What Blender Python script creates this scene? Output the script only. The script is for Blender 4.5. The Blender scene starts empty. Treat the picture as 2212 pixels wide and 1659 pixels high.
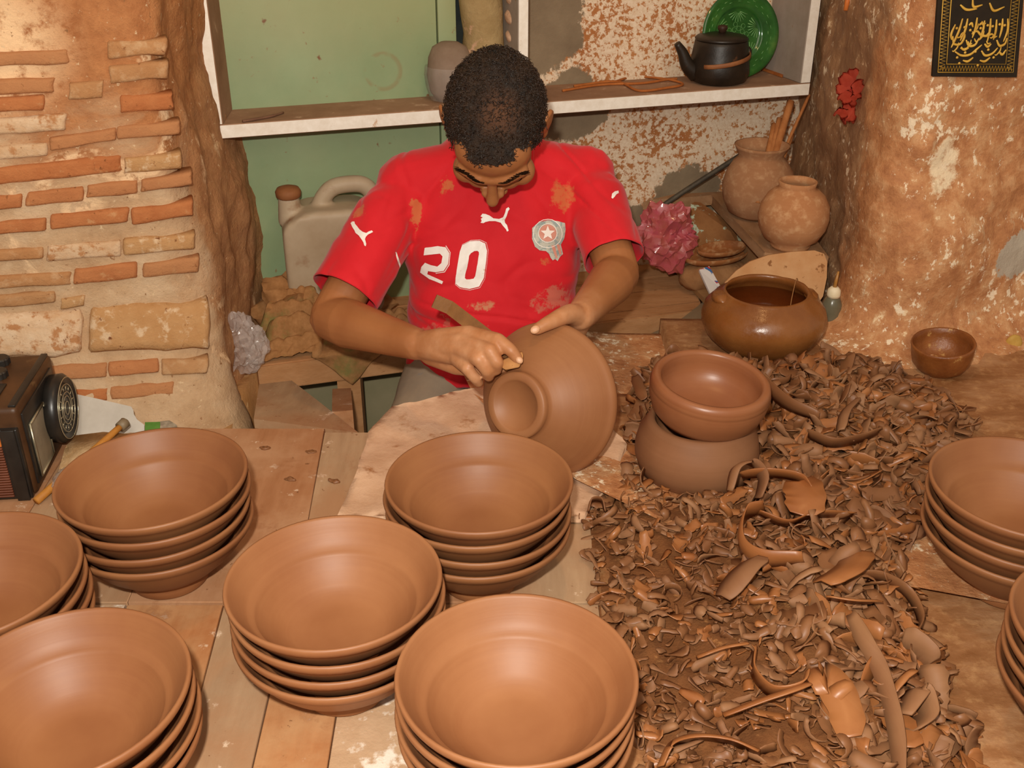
import bpy, bmesh, math, random
from mathutils import Vector, Matrix, noise
from mathutils.bvhtree import BVHTree
import numpy as np

SC = bpy.context.scene
COL = SC.collection
rnd = random.Random(7)

# ------------------------------------------------------------------ camera
W_, H_, F_ = 2212.0, 1659.0, 2300.0
PITCH = math.radians(28.0)
CAM = Vector((0.0, 0.0, 0.90))
cd = bpy.data.cameras.new('camera'); cd.sensor_width = 36.0; cd.lens = 36.0 * F_ / W_
cd.clip_start = 0.02; cd.clip_end = 50
cam = bpy.data.objects.new('camera', cd); COL.objects.link(cam)
cam.location = CAM; cam.rotation_euler = (math.pi / 2 - PITCH, 0, 0)
SC.camera = cam

# ------------------------------------------------------------------ light
w = bpy.data.worlds.new('world'); SC.world = w; w.use_nodes = True
bgn = w.node_tree.nodes['Background']
bgn.inputs[0].default_value = (1.0, 0.87, 0.72, 1); bgn.inputs[1].default_value = 0.36
# the flash on the photographer's camera: just above and left of the lens
fl = bpy.data.lights.new('camera_flash', 'POINT'); fl.energy = 92; fl.color = (1.0, 0.95, 0.86)
fl.shadow_soft_size = 0.018
flo = bpy.data.objects.new('camera_flash', fl); COL.objects.link(flo); flo.location = CAM + Vector((-0.045, 0.0, 0.115))
# assumed warm daylight from an unseen opening behind the camera, added as soft fill
al = bpy.data.lights.new('assumed_daylight_fill', 'AREA'); al.shape = 'RECTANGLE'; al.size = 2.2; al.size_y = 1.6
al.energy = 26; al.color = (1.0, 0.84, 0.66)
alo = bpy.data.objects.new('assumed_daylight_fill', al); COL.objects.link(alo)
alo.location = (0.5, -1.3, 2.5)
alo.rotation_euler = (Vector((0.1, 1.7, 0.2)) - alo.location).to_track_quat('-Z', 'Y').to_euler()
# assumed warm light above the frame, added to warm upper walls and heap
bl = bpy.data.lights.new('assumed_overhead_light', 'POINT'); bl.energy = 12; bl.color = (1.0, 0.55, 0.22); bl.shadow_soft_size = 0.05
blo = bpy.data.objects.new('assumed_overhead_light', bl); COL.objects.link(blo); blo.location = (0.15, 1.25, 1.75)
SC.view_settings.view_transform = 'Standard'; SC.view_settings.look = 'None'
SC.view_settings.gamma = 1.0; SC.view_settings.use_curve_mapping = False
SC.view_settings.exposure = 0.0

# ------------------------------------------------------------------ measuring helpers (pixels of the photo -> points in the place)
SP, CP = math.sin(PITCH), math.cos(PITCH)
def ray(x, y):
    u = (x - W_ / 2) / F_; v = (H_ / 2 - y) / F_
    return Vector((u, CP + v * SP, -SP + v * CP))
def G(x, y, z=0.0):
    d = ray(x, y); return CAM + d * ((z - CAM.z) / d.z)
def T(x, y, t):
    return CAM + ray(x, y) * t
def onplane(x, y, p, n):
    d = ray(x, y); n = Vector(n); return CAM + d * ((Vector(p) - CAM).dot(n) / d.dot(n))
def pix(p):
    r = Vector(p) - CAM
    t = r.y * CP - r.z * SP
    return (W_ / 2 + F_ * r.x / t, H_ / 2 - F_ * (r.y * SP + r.z * CP) / t)

# ------------------------------------------------------------------ materials
def lin(h):
    h = h.lstrip('#'); out = []
    for i in (0, 2, 4):
        c = int(h[i:i + 2], 16) / 255
        out.append(c / 12.92 if c <= 0.04045 else ((c + 0.055) / 1.055) ** 2.4)
    return (*out, 1.0)
class NT:
    def __init__(s, name):
        s.m = bpy.data.materials.new(name); s.m.use_nodes = True
        s.t = s.m.node_tree; s.b = s.t.nodes['Principled BSDF']
        s.tc = s.t.nodes.new('ShaderNodeTexCoord')
    def n(s, typ, **kw):
        nd = s.t.nodes.new(typ)
        for k, v in kw.items(): setattr(nd, k, v)
        return nd
    def l(s, a, b): s.t.links.new(a, b)
    def coord(s, scale=(1, 1, 1), kind='Object', rot=(0, 0, 0)):
        mp = s.n('ShaderNodeMapping'); mp.inputs['Scale'].default_value = scale; mp.inputs['Rotation'].default_value = rot
        s.l(s.tc.outputs[kind], mp.inputs[0]); return mp.outputs[0]
    def noise(s, scale, detail=6, rough=0.6, vec=None, dist=0.0):
        nd = s.n('ShaderNodeTexNoise'); nd.inputs['Scale'].default_value = scale
        nd.inputs['Detail'].default_value = detail; nd.inputs['Roughness'].default_value = rough
        nd.inputs['Distortion'].default_value = dist
        s.l(vec if vec is not None else s.tc.outputs['Object'], nd.inputs['Vector']); return nd.outputs['Fac']
    def ramp(s, fac, stops, interp='LINEAR'):
        r = s.n('ShaderNodeValToRGB'); r.color_ramp.interpolation = interp
        el = r.color_ramp.elements
        while len(el) < len(stops): el.new(0.5)
        for e, (p, c) in zip(el, stops):
            e.position = p; e.color = lin(c) if isinstance(c, str) else (c, c, c, 1)
        s.l(fac, r.inputs[0]); return r.outputs[0]
    def mix(s, fac, a, b, blend='MIX'):
        m = s.n('ShaderNodeMix'); m.data_type = 'RGBA'; m.blend_type = blend
        for i, v in ((0, fac), (6, a), (7, b)):
            if isinstance(v, str): v = lin(v)
            if isinstance(v, (int, float, tuple)): m.inputs[i].default_value = v
            else: s.l(v, m.inputs[i])
        return m.outputs[2]
    def math(s, op, a, b=0.0, clamp=False):
        m = s.n('ShaderNodeMath'); m.operation = op; m.use_clamp = clamp
        for i, v in ((0, a), (1, b)):
            if isinstance(v, (int, float)): m.inputs[i].default_value = v
            else: s.l(v, m.inputs[i])
        return m.outputs[0]
    def xyz(s):
        sp = s.n('ShaderNodeSeparateXYZ'); s.l(s.tc.outputs['Object'], sp.inputs[0]); return sp.outputs
    def smooth(s, v, a, b):
        mr = s.n('ShaderNodeMapRange'); mr.interpolation_type = 'SMOOTHSTEP'
        mr.inputs[1].default_value = a; mr.inputs[2].default_value = b
        s.l(v, mr.inputs[0]); return mr.outputs[0]
    def blob(s, p, r0, r1, sc=(1, 1, 1)):
        """1 inside r0, 0 beyond r1 around a point (object space)"""
        vm = s.n('ShaderNodeVectorMath'); vm.operation = 'SUBTRACT'; s.l(s.tc.outputs['Object'], vm.inputs[0]); vm.inputs[1].default_value = p
        v2 = s.n('ShaderNodeVectorMath'); v2.operation = 'MULTIPLY'; s.l(vm.outputs[0], v2.inputs[0]); v2.inputs[1].default_value = sc
        v3 = s.n('ShaderNodeVectorMath'); v3.operation = 'LENGTH'; s.l(v2.outputs[0], v3.inputs[0])
        return s.smooth(v3.outputs['Value'], r1, r0)
    def bump(s, fac, strength=0.3, dist=0.01):
        b = s.n('ShaderNodeBump'); b.inputs['Strength'].default_value = strength; b.inputs['Distance'].default_value = dist
        prev = s.b.inputs['Normal']
        if prev.is_linked: s.l(prev.links[0].from_socket, b.inputs['Normal'])
        s.l(fac, b.inputs['Height']); s.l(b.outputs[0], s.b.inputs['Normal'])
    def done(s, col, rough=0.8, spec=0.3, metal=0.0):
        if isinstance(col, str): s.b.inputs['Base Color'].default_value = lin(col)
        else: s.l(col, s.b.inputs['Base Color'])
        if isinstance(rough, (int, float)): s.b.inputs['Roughness'].default_value = rough
        else: s.l(rough, s.b.inputs['Roughness'])
        s.b.inputs['Specular IOR Level'].default_value = spec; s.b.inputs['Metallic'].default_value = metal
        return s.m
MATS = {}
def simple(name, c1, c2=None, scale=20, rough=0.8, spec=0.3, bump=0.25, bd=0.002, c3=None, sp_scale=60, sp_lo=0.62, sp_hi=0.68, metal=0.0, stretch=(1, 1, 1)):
    """two-tone noise, optional third colour in specks"""
    if name in MATS: return MATS[name]
    s = NT(name); v = s.coord(stretch)
    col = s.ramp(s.noise(scale, 7, 0.62, v), [(0.32, c1), (0.68, c2 or c1)])
    if c3: col = s.mix(s.ramp(s.noise(sp_scale, 6, 0.65, v), [(sp_lo, 0.0), (sp_hi, 1.0)]), col, c3)
    if bump: s.bump(s.noise(scale * 4, 6, 0.7, v), bump, bd)
    MATS[name] = s.done(col, rough, spec, metal); return MATS[name]

# ------------------------------------------------------------------ mesh helpers
def finish(name, me, mat=None, parent=None, smooth=True, loc=None):
    if isinstance(me, bmesh.types.BMesh):
        bm = me; bmesh.ops.recalc_face_normals(bm, faces=bm.faces)
        me = bpy.data.meshes.new(name); bm.to_mesh(me); bm.free()
    me.name = name
    if mat is not None and len(me.materials) == 0:
        for m in (mat if isinstance(mat, (list, tuple)) else [mat]): me.materials.append(m)
    if smooth: me.shade_smooth()
    o = bpy.data.objects.new(name, me); COL.objects.link(o)
    if loc is not None: o.location = loc
    if parent is not None: o.parent = parent
    return o
def tag(o, label=None, cat=None, group=None, kind=None):
    if label: o['label'] = label
    if cat: o['category'] = cat
    if group: o['group'] = group
    if kind: o['kind'] = kind
    return o
def thing(name, label, cat, loc=(0, 0, 0), rz=0.0, group=None):
    o = bpy.data.objects.new(name, None); COL.objects.link(o); o.empty_display_size = 0.05
    o.location = loc; o.rotation_euler = (0, 0, rz); return tag(o, label, cat, group)
def autosmooth(o, deg=35):
    me = o.data
    me.shade_smooth()
    try: me.set_sharp_from_angle(angle=math.radians(deg))
    except Exception: pass
    return o
def lathe(profile, seg=48, bm=None, M=None):
    bm = bm or bmesh.new(); rings = []
    for r, z in profile:
        if r < 1e-6: rings.append([bm.verts.new((0, 0, z))])
        else: rings.append([bm.verts.new((r * math.cos(2 * math.pi * i / seg), r * math.sin(2 * math.pi * i / seg), z)) for i in range(seg)])
    for a, b in zip(rings, rings[1:]):
        for i in range(seg):
            j = (i + 1) % seg
            if len(a) == 1 and len(b) == 1: continue
            if len(a) == 1: bm.faces.new((a[0], b[j], b[i]))
            elif len(b) == 1: bm.faces.new((a[i], a[j], b[0]))
            else: bm.faces.new((a[i], a[j], b[j], b[i]))
    if M is not None:
        bmesh.ops.transform(bm, matrix=M, verts=[v for ring in rings for v in ring])
    return bm
def spline(pts, n):
    """Catmull-Rom through points"""
    pts = [Vector(p) for p in pts]; P = [2 * pts[0] - pts[1]] + pts + [2 * pts[-1] - pts[-2]]; out = []
    segs = len(pts) - 1
    for k in range(n + 1):
        t = k / n * segs; i = min(int(t), segs - 1); t -= i
        p0, p1, p2, p3 = P[i:i + 4]
        out.append(0.5 * ((2 * p1) + (p2 - p0) * t + (2 * p0 - 5 * p1 + 4 * p2 - p3) * t * t + (3 * p1 - p0 - 3 * p2 + p3) * t ** 3))
    return out
def tube(pts, radii, seg=10, bm=None, flat=1.0, caps=True, up=None):
    bm = bm or bmesh.new(); pts = [Vector(p) for p in pts]; n = len(pts)
    if isinstance(radii, (int, float)): radii = [radii] * n
    rings = []; prev = None
    for i, p in enumerate(pts):
        d = (pts[min(i + 1, n - 1)] - pts[max(i - 1, 0)]).normalized()
        if prev is None:
            a = Vector(up) if up else (Vector((0, 0, 1)) if abs(d.z) < 0.9 else Vector((1, 0, 0)))
        else: a = prev
        s = d.cross(a)
        if s.length < 1e-6: s = d.cross(Vector((1, 0.3, 0)))
        s.normalize(); a = s.cross(d).normalized(); prev = a
        rings.append([bm.verts.new(p + (s * math.cos(2 * math.pi * k / seg) + a * flat * math.sin(2 * math.pi * k / seg)) * radii[i]) for k in range(seg)])
    for a, b in zip(rings, rings[1:]):
        for k in range(seg):
            j = (k + 1) % seg; bm.faces.new((a[k], a[j], b[j], b[k]))
    if caps: bm.faces.new(rings[0][::-1]); bm.faces.new(rings[-1])
    return bm
def box(c, s, bm=None, R=None, bevel=0.0, bseg=2):
    bm2 = bmesh.new(); bmesh.ops.create_cube(bm2, size=1.0)
    bmesh.ops.scale(bm2, vec=Vector(s), verts=bm2.verts)
    if bevel: bmesh.ops.bevel(bm2, geom=bm2.edges[:], offset=bevel, segments=bseg, affect='EDGES', profile=0.6)
    if R is not None: bmesh.ops.transform(bm2, matrix=R.to_4x4(), verts=bm2.verts)
    bmesh.ops.translate(bm2, vec=Vector(c), verts=bm2.verts)
    if bm is None: return bm2
    me = bpy.data.meshes.new('tmp'); bm2.to_mesh(me); bm2.free(); bm.from_mesh(me); bpy.data.meshes.remove(me); return bm
def prism(poly, off, bm=None):
    """polygon of 3D points extruded by vector off"""
    bm = bm or bmesh.new(); off = Vector(off)
    a = [bm.verts.new(Vector(p)) for p in poly]; b = [bm.verts.new(Vector(p) + off) for p in poly]
    bm.faces.new(a); bm.faces.new(b[::-1]); n = len(a)
    for i in range(n): bm.faces.new((a[i], b[i], b[(i + 1) % n], a[(i + 1) % n]))
    return bm
def ball(bm, c, r, sub=3, R=None):
    if isinstance(r, (int, float)): r = (r, r, r)
    g = bmesh.ops.create_icosphere(bm, subdivisions=sub, radius=1.0)['verts']
    M = Matrix.Translation(Vector(c)) @ (R.to_4x4() if R is not None else Matrix()) @ Matrix.Diagonal((*r, 1))
    bmesh.ops.transform(bm, matrix=M, verts=g); return bm
def limb(bm, joints, seg=20):
    """tapered chain of round segments (points, radii)"""
    for (a, ra), (b, rb) in zip(joints, joints[1:]):
        a, b = Vector(a), Vector(b); tube([a, b], [ra, rb], seg, bm)
    for a, ra in joints: ball(bm, a, ra * 1.0, 2)
    return bm
def union(bm, voxel, smooth=6, fac=0.5):
    """one continuous surface out of overlapping closed shapes"""
    me = bpy.data.meshes.new('u'); bmesh.ops.recalc_face_normals(bm, faces=bm.faces); bm.to_mesh(me); bm.free()
    o = bpy.data.objects.new('u', me); COL.objects.link(o)
    m = o.modifiers.new('r', 'REMESH'); m.mode = 'VOXEL'; m.voxel_size = voxel
    if smooth:
        s = o.modifiers.new('s', 'SMOOTH'); s.factor = fac; s.iterations = smooth
    dg = bpy.context.evaluated_depsgraph_get(); dg.update()
    out = bpy.data.meshes.new_from_object(o.evaluated_get(dg))
    bpy.data.objects.remove(o); bpy.data.meshes.remove(me); return out
def fbm(p, sc, oct=4):
    return noise.fractal(Vector(p) * sc, 1.0, 2.0, oct)
def roughen(bm, amp, sc, oct=4, seed=0.0):
    bm.normal_update()
    for v in bm.verts: v.co += v.normal * amp * fbm(v.co + Vector((seed, seed * .7, 0)), sc, oct)
    return bm
def subdiv(bm, cuts=1, n=1):
    for _ in range(n): bmesh.ops.subdivide_edges(bm, edges=bm.edges[:], cuts=cuts, use_grid_fill=True)
    return bm
# ================================================================== the setting
WB0, WBS = 2.32, 0.30                       # back wall: y = WB0 + WBS * x
def back_y(x): return WB0 + WBS * x
PL_C = Vector((-0.55, 1.70)); PLS = 0.30    # left pier front face through its corner
def sheet(plan, z0, z1, nz, disp, top=None):
    """upright surface over a plan polyline [(x,y)], displaced"""
    bm = bmesh.new(); grid = []
    n = len(plan)
    for i, (x, y) in enumerate(plan):
        a = Vector(plan[max(i - 1, 0)]); b = Vector(plan[min(i + 1, n - 1)]); d = (b - a).normalized(); nx, ny = d.y, -d.x
        col = []
        for k in range(nz + 1):
            z = z0 + (z1 - z0) * k / nz
            h = disp(x, y, z); col.append(bm.verts.new((x + nx * h, y + ny * h, z + 0.4 * h)))
        grid.append(col)
    for a, b in zip(grid, grid[1:]):
        for k in range(nz): bm.faces.new((a[k], b[k], b[k + 1], a[k + 1]))
    return bm
def densify(pts, step):
    out = []
    for a, b in zip(pts, pts[1:]):
        a, b = Vector(a), Vector(b); m = max(1, int((b - a).length / step))
        out += [tuple(a.lerp(b, k / m)) for k in range(m)]
    out.append(tuple(pts[-1])); return out

# ---- left pier: mortar body with bricks let into it
def m_pier():
    s = NT('pier_mortar'); x = s.xyz()
    n1 = s.noise(9, 8, 0.65); n2 = s.noise(34, 7, 0.7); n3 = s.noise(5, 6, 0.6, dist=1.0)
    mort = s.ramp(n1, [(0.3, '#ad8863'), (0.5, '#c29f7a'), (0.7, '#d3b592')])
    ora = s.ramp(n2, [(0.3, '#a0653c'), (0.7, '#bf8252')])
    up = s.smooth(s.math('ADD', x[2], s.math('MULTIPLY', s.math('SUBTRACT', n3, 0.5), 0.5)), 0.40, 0.50)
    side = s.smooth(s.math('ADD', x[1], s.math('MULTIPLY', s.math('SUBTRACT', n3, 0.5), 0.25)), 1.70, 1.76)
    col = s.mix(up, mort, ora)
    col = s.mix(s.math('MULTIPLY', side, 0.8), col, s.ramp(n2, [(0.3, '#9c6236'), (0.7, '#c08a58')]))
    wp = s.math('MULTIPLY', s.ramp(n3, [(0.57, 0.0), (0.62, 1.0)]), s.ramp(n2, [(0.42, 0.0), (0.5, 1.0)]))
    col = s.mix(wp, col, '#ecc79c')
    tl = s.math('MULTIPLY', s.blob((-0.80, 1.62, 0.60), 0.06, 0.17, (1, 0.6, 1.2)), s.ramp(n2, [(0.35, 0.0), (0.5, 1.0)]))
    col = s.mix(tl, col, '#efc79a')
    crack = s.ramp(s.noise(14, 3, 0.5, s.coord((1, 1, 0.35))), [(0.485, 0.0), (0.497, 1.0), (0.503, 1.0), (0.515, 0.0)])
    fk = s.noise(85, 5, 0.7)
    col = s.mix(s.ramp(fk, [(0.63, 0.0), (0.69, 1.0)]), col, '#dcbf98'); col = s.mix(s.ramp(fk, [(0.30, 1.0), (0.36, 0.0)]), col, '#8f6440')
    s.bump(n2, 0.6, 0.008); s.bump(s.noise(130, 5, 0.75), 0.6, 0.004)
    return s.done(col, 0.85, 0.25)
M_PIER = m_pier()
def plan_left():
    cx, cy = PL_C; r = 0.055; pts = [(-1.75, cy + PLS * (-1.75 - cx)), (cx - r, cy - PLS * r)]
    for k in range(1, 9):
        a = math.radians(-74 + k * 9.2 * 8 / 8); pts.append((cx - r + r * math.cos(math.radians(-75 + k * 8.5)) + 0.0, cy + r + r * math.sin(math.radians(-75 + k * 8.5)) - 0.015))
    pts.append((cx - 0.005, cy + 0.15)); pts.append((cx - 0.01, 2.35)); return densify(pts, 0.011)
def disp_left(x, y, z):
    side = max(0.0, min(1.0, (y - 1.70) / 0.06)) if x > -0.62 else 0.0
    toe = max(0.0, 0.05 - 0.35 * z) * (1 - side * 0.75) if z < 0.15 else 0
    toe += 0.05 * max(0, 0.02 - z) if z < 0.02 else 0
    bulge = 0.030 * math.exp(-((z - 0.18) / 0.16) ** 2) * side
    return (0.003 + 0.009 * side) * fbm((x, y, z), 7, 5) + 0.009 * side * fbm((x + 3, y, z * 0.6), 13, 4) + toe + bulge + 0.0034 * fbm((x, y, z), 38, 4)
wl = tag(finish('wall_left', sheet(plan_left(), -0.6, 1.5, 190, disp_left), M_PIER), 'brick and mortar pier left of the niche, plaster fallen off', 'wall', kind='structure')

def brickmat(name, c1, c2, c3, lo, hi):
    s = NT(name); n = s.noise(26, 7, 0.65); oi = s.n('ShaderNodeObjectInfo')
    col = s.ramp(n, [(0.32, c1), (0.68, c2)])
    col = s.mix(s.ramp(s.noise(38, 6, 0.65), [(lo, 0.0), (hi, 1.0)]), col, c3)
    col = s.mix(s.math('MULTIPLY', oi.outputs['Random'], 0.45), col, '#b89066')
    col = s.mix(s.ramp(s.noise(70, 5, 0.7), [(0.62, 0.0), (0.70, 1.0)]), col, '#7d4a28')
    s.bump(s.noise(60, 7, 0.75), 0.7, 0.006); s.bump(n, 0.4, 0.006)
    return s.done(col, 0.85, 0.2)
M_BR = [brickmat('brick_orange', '#b0683c', '#c07a4a', '#cfa070', 0.62, 0.74),
        brickmat('brick_dusty', '#ac7548', '#bd8a5c', '#cda57c', 0.52, 0.70),
        brickmat('brick_limed', '#cfa57c', '#e6c9a8', '#b98154', 0.54, 0.62),
        brickmat('stone_ochre', '#b88450', '#c99a68', '#e6c8a4', 0.53, 0.63)]
# (x_left, y_mid_left, x_right, y_mid_right, thickness, kind) measured on the photo, laid on the pier face
BR = [(-60, 130, 147, 122, 31, 0), (-60, 190, 118, 184, 34, 0), (-60, 228, 95, 222, 32, 0), (232, 108, 360, 100, 36, 1), (236, 160, 362, 150, 40, 1),
      (150, 196, 225, 190, 38, 1), (262, 226, 374, 218, 36, 0), (-60, 278, 142, 262, 36, 2), (-60, 334, 103, 322, 30, 2), (106, 312, 250, 289, 28, 0), (253, 287, 388, 275, 29, 0),
      (-60, 386, 262, 352, 37, 0), (267, 357, 392, 345, 36, 3), (-60, 440, 48, 433, 32, 0), (56, 430, 182, 417, 30, 0), (187, 414, 300, 402, 29, 0), (304, 401, 416, 384, 28, 0),
      (-60, 497, 100, 483, 28, 0), (110, 479, 276, 464, 33, 0), (284, 468, 418, 448, 34, 0), (-60, 556, 94, 544, 25, 1), (100, 547, 262, 535, 34, 2), (266, 534, 420, 520, 36, 3),
      (-60, 612, 155, 600, 28, 1), (160, 597, 296, 583, 35, 0), (310, 583, 430, 570, 31, 0), (-60, 655, 120, 640, 26, 1), (132, 655, 182, 648, 22, 3),
      (-60, 722, 178, 712, 84, 2), (194, 705, 452, 694, 88, 3), (110, 790, 232, 781, 26, 0), (236, 780, 342, 772, 26, 0), (347, 775, 448, 770, 28, 1),
      (100, 836, 236, 824, 24, 0), (240, 823, 375, 812, 24, 0), (290, 880, 388, 868, 22, 1), (150, 868, 280, 858, 20, 1)]
fn = Vector((PLS, -1, 0)).normalized(); ft = Vector((1, PLS, 0)).normalized()
fp = Vector((PL_C.x, PL_C.y, 0)) + fn * 0.001
def rough_brick(p4, depth, seed):
    """a hand-made brick from its four face corners: worn edges, uneven outline, a little proud"""
    bm = bmesh.new(); g = []
    us = [0, .02, .06, .14, .25, .38, .5, .62, .75, .86, .94, .98, 1]; ts = [0, .08, .22, .5, .78, .92, 1]
    nx, nz = len(us) - 1, len(ts) - 1; mid = (p4[0] + p4[1] + p4[2] + p4[3]) / 4; hgt = (p4[3] - p4[0]).length
    for i, s in enumerate(us):
        c = []
        for k, t in enumerate(ts):
            p = (p4[0].lerp(p4[1], s)).lerp(p4[3].lerp(p4[2], s), t)
            lw = noise.noise(Vector((p.x * 22, seed * 3.3, t * 2))) * 0.10 * hgt; p = p + Vector((0, 0, lw * (1 if t > .5 else -1) * abs(2 * t - 1)))
            p = p + ft.to_3d() * (0.004 * noise.noise(Vector((p.z * 60, seed * 1.7, s * 3))) * abs(2 * s - 1))
            if (i in (0, nx)) and (k in (0, nz)): p = p.lerp(mid, 0.035)
            ring = min(i, nx - i, k, nz - k)
            p = p + fn * (depth * (0.0, 0.85, 1.0)[min(ring, 2)] + 0.0016 * fbm(p + Vector((seed, 0, 0)), 55, 3))
            c.append(bm.verts.new(p))
        g.append(c)
    for i in range(nx):
        for k in range(nz): bm.faces.new((g[i][k], g[i + 1][k], g[i + 1][k + 1], g[i][k + 1]))
    ring = [g[i][0] for i in range(nx + 1)] + [g[nx][k] for k in range(1, nz + 1)] + [g[i][nz] for i in range(nx - 1, -1, -1)] + [g[0][k] for k in range(nz - 1, 0, -1)]
    back = [bm.verts.new(v.co - fn * 0.03) for v in ring]; n = len(ring)
    for i in range(n): bm.faces.new((ring[i], back[i], back[(i + 1) % n], ring[(i + 1) % n]))
    bm.faces.new(back[::-1]); return bm
for i, (x0, y0, x1, y1, th, k) in enumerate(BR):
    c = [onplane(x0, y0 + th / 2, fp, fn), onplane(x1, y1 + th / 2, fp, fn), onplane(x1, y1 - th / 2, fp, fn), onplane(x0, y0 - th / 2, fp, fn)]
    nm = 'stone' if th > 60 else 'brick'
    # pieces low on the pier sit on its spreading toe
    c = [p + fn * (max(0.0, 0.05 - 0.35 * p.z) + (0.004 if p.z < 0.14 else 0)) for p in c]
    finish(nm, rough_brick(c, 0.005 + 0.0025 * rnd.random() + (0.003 if th > 60 else 0), i), M_BR[k], wl)

# ---- back wall of the niche: flaking whitewash over earth plaster, bare cement patches
def m_back():
    s = NT('flaked_whitewash'); n2 = s.noise(85, 9, 0.70); n1 = s.noise(9, 7, 0.6); n3 = s.noise(160, 4, 0.6)
    earth = s.ramp(n1, [(0.3, '#a8683a'), (0.7, '#c58a56')])
    wash = s.ramp(n3, [(0.3, '#dcc0a0'), (0.7, '#f0dcc2')])
    col = s.mix(s.ramp(s.math('ADD', s.math('MULTIPLY', n2, 0.75), s.math('MULTIPLY', n1, 0.25)), [(0.455, 0.0), (0.49, 1.0)]), earth, wash)
    cem = s.ramp(n1, [(0.3, '#7d6b55'), (0.7, '#97846a')])
    nb = s.math('MULTIPLY', s.math('SUBTRACT', s.noise(13, 8, 0.7), 0.5), 1.5)
    def patch(p, r, sc):
        vm = s.blob(p, r * 0.2, r * 1.8, sc); return s.ramp(s.math('ADD', vm, nb), [(0.47, 0.0), (0.53, 1.0)])
    for p, r, sc in (((0.05, 2.33, 0.50), 0.10, (1, 0.4, 0.8)), ((0.13, 2.36, 0.34), 0.09, (1.1, 0.4, 1)), ((0.28, 2.40, 0.04), 0.10, (0.7, 0.4, 1.6)), ((0.42, 2.44, 0.10), 0.07, (0.8, 0.4, 1))):
        col = s.mix(patch(p, r, sc), col, cem)
    s.bump(n2, 0.5, 0.004)
    return s.done(col, 0.85, 0.2)
bp = densify([(-0.75, back_y(-0.75)), (0.85, back_y(0.85))], 0.02)
wb = tag(finish('wall_back', sheet(bp, -0.6, 1.5, 70, lambda x, y, z: 0.006 * fbm((x, y, z), 8, 4)), m_back()), 'niche back wall with flaking cream whitewash over earth plaster', 'wall', kind='structure')

# ---- right pier
def m_right():
    s = NT('earth_plaster'); x = s.xyz(); n1 = s.noise(6, 8, 0.65, dist=0.6); n2 = s.noise(30, 8, 0.7)
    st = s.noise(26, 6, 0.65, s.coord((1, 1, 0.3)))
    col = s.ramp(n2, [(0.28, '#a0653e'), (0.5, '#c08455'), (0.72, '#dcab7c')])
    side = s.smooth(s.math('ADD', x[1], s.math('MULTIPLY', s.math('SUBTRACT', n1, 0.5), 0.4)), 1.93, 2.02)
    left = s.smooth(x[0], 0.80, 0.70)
    col = s.mix(s.math('MULTIPLY', s.math('MULTIPLY', side, left), 0.75), col, s.ramp(st, [(0.3, '#7a583e'), (0.7, '#a5825f')]))  # side face coloured darker and greyer, as in grazing light, with streaks
    a = s.math('ADD', s.math('MULTIPLY', n1, 0.6), s.math('MULTIPLY', n2, 0.4))
    col = s.mix(s.math('MULTIPLY', s.ramp(a, [(0.50, 0.0), (0.60, 1.0)]), 0.5), col, '#d0a274')
    ridge = s.math('ADD', s.math('MULTIPLY', s.noise(4.0, 9, 0.7, dist=0.4), 0.5), s.math('MULTIPLY', n2, 0.5))
    col = s.mix(s.ramp(ridge, [(0.585, 0.0), (0.61, 1.0)]), col, '#eed0a6')
    wp = s.math('ADD', s.blob((0.775, 1.89, 0.35), 0.010, 0.085, (1.2, 0.5, 0.55)), s.math('MULTIPLY', s.math('SUBTRACT', n2, 0.5), 1.6))
    col = s.mix(s.ramp(wp, [(0.74, 0.0), (0.95, 1.0)]), col, '#eed6b2')
    col = s.mix(s.math('MULTIPLY', s.ramp(st, [(0.62, 0.0), (0.68, 1.0)]), 0.7), col, '#c9a983')
    fk = s.math('ADD', s.math('MULTIPLY', s.noise(75, 6, 0.7, s.coord((1, 1, 0.7))), 0.6), s.math('MULTIPLY', n1, 0.4))
    col = s.mix(s.ramp(fk, [(0.560, 0.0), (0.59, 1.0)]), col, '#f2dcbc')
    gp_ = s.math('ADD', s.blob((0.955, 1.93, 0.17), 0.01, 0.09, (1, 0.5, 0.9)), s.math('MULTIPLY', s.math('SUBTRACT', n2, 0.5), 1.2))
    col = s.mix(s.ramp(gp_, [(0.52, 0.0), (0.58, 1.0)]), col, '#b8ab98')
    s.bump(n2, 0.7, 0.008); s.bump(st, 0.4, 0.006); s.bump(s.noise(150, 4, 0.7), 0.3, 0.002)
    return s.done(col, s.ramp(n2, [(0.4, 0.55), (0.7, 0.9)]), 0.35)
def plan_right():
    cx, cy, r = 0.665, 1.85, 0.10; pts = [(0.675, 2.65), (0.668, 2.2), (cx, cy + r + 0.03)]
    for k in range(1, 8):
        a = math.radians(180 + k * 10.5); pts.append((cx + r + r * math.cos(a), cy + r + r * math.sin(a)))
    pts.append((0.95, 1.905)); pts.append((1.9, 2.15)); return densify(pts, 0.012)
def disp_right(x, y, z):
    toe = 0.05 * max(0.0, 1 - z / 0.10) ** 2 * (1 if z > -0.1 else 1) if z < 0.10 else 0
    if x < 0.70 and y > 1.98: toe *= 0.2
    bul = 0.035 * math.exp(-((x - 0.80) / 0.10) ** 2 - ((z - 0.13) / 0.13) ** 2)
    return 0.014 * fbm((x, y, z), 5, 5) + 0.006 * fbm((x, y, z), 24, 4) + toe + bul
wr = tag(finish('wall_right', sheet(plan_right(), -0.3, 1.5, 140, disp_right), m_right()), 'rough earth-plastered pier right of the niche', 'wall', kind='structure')

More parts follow.
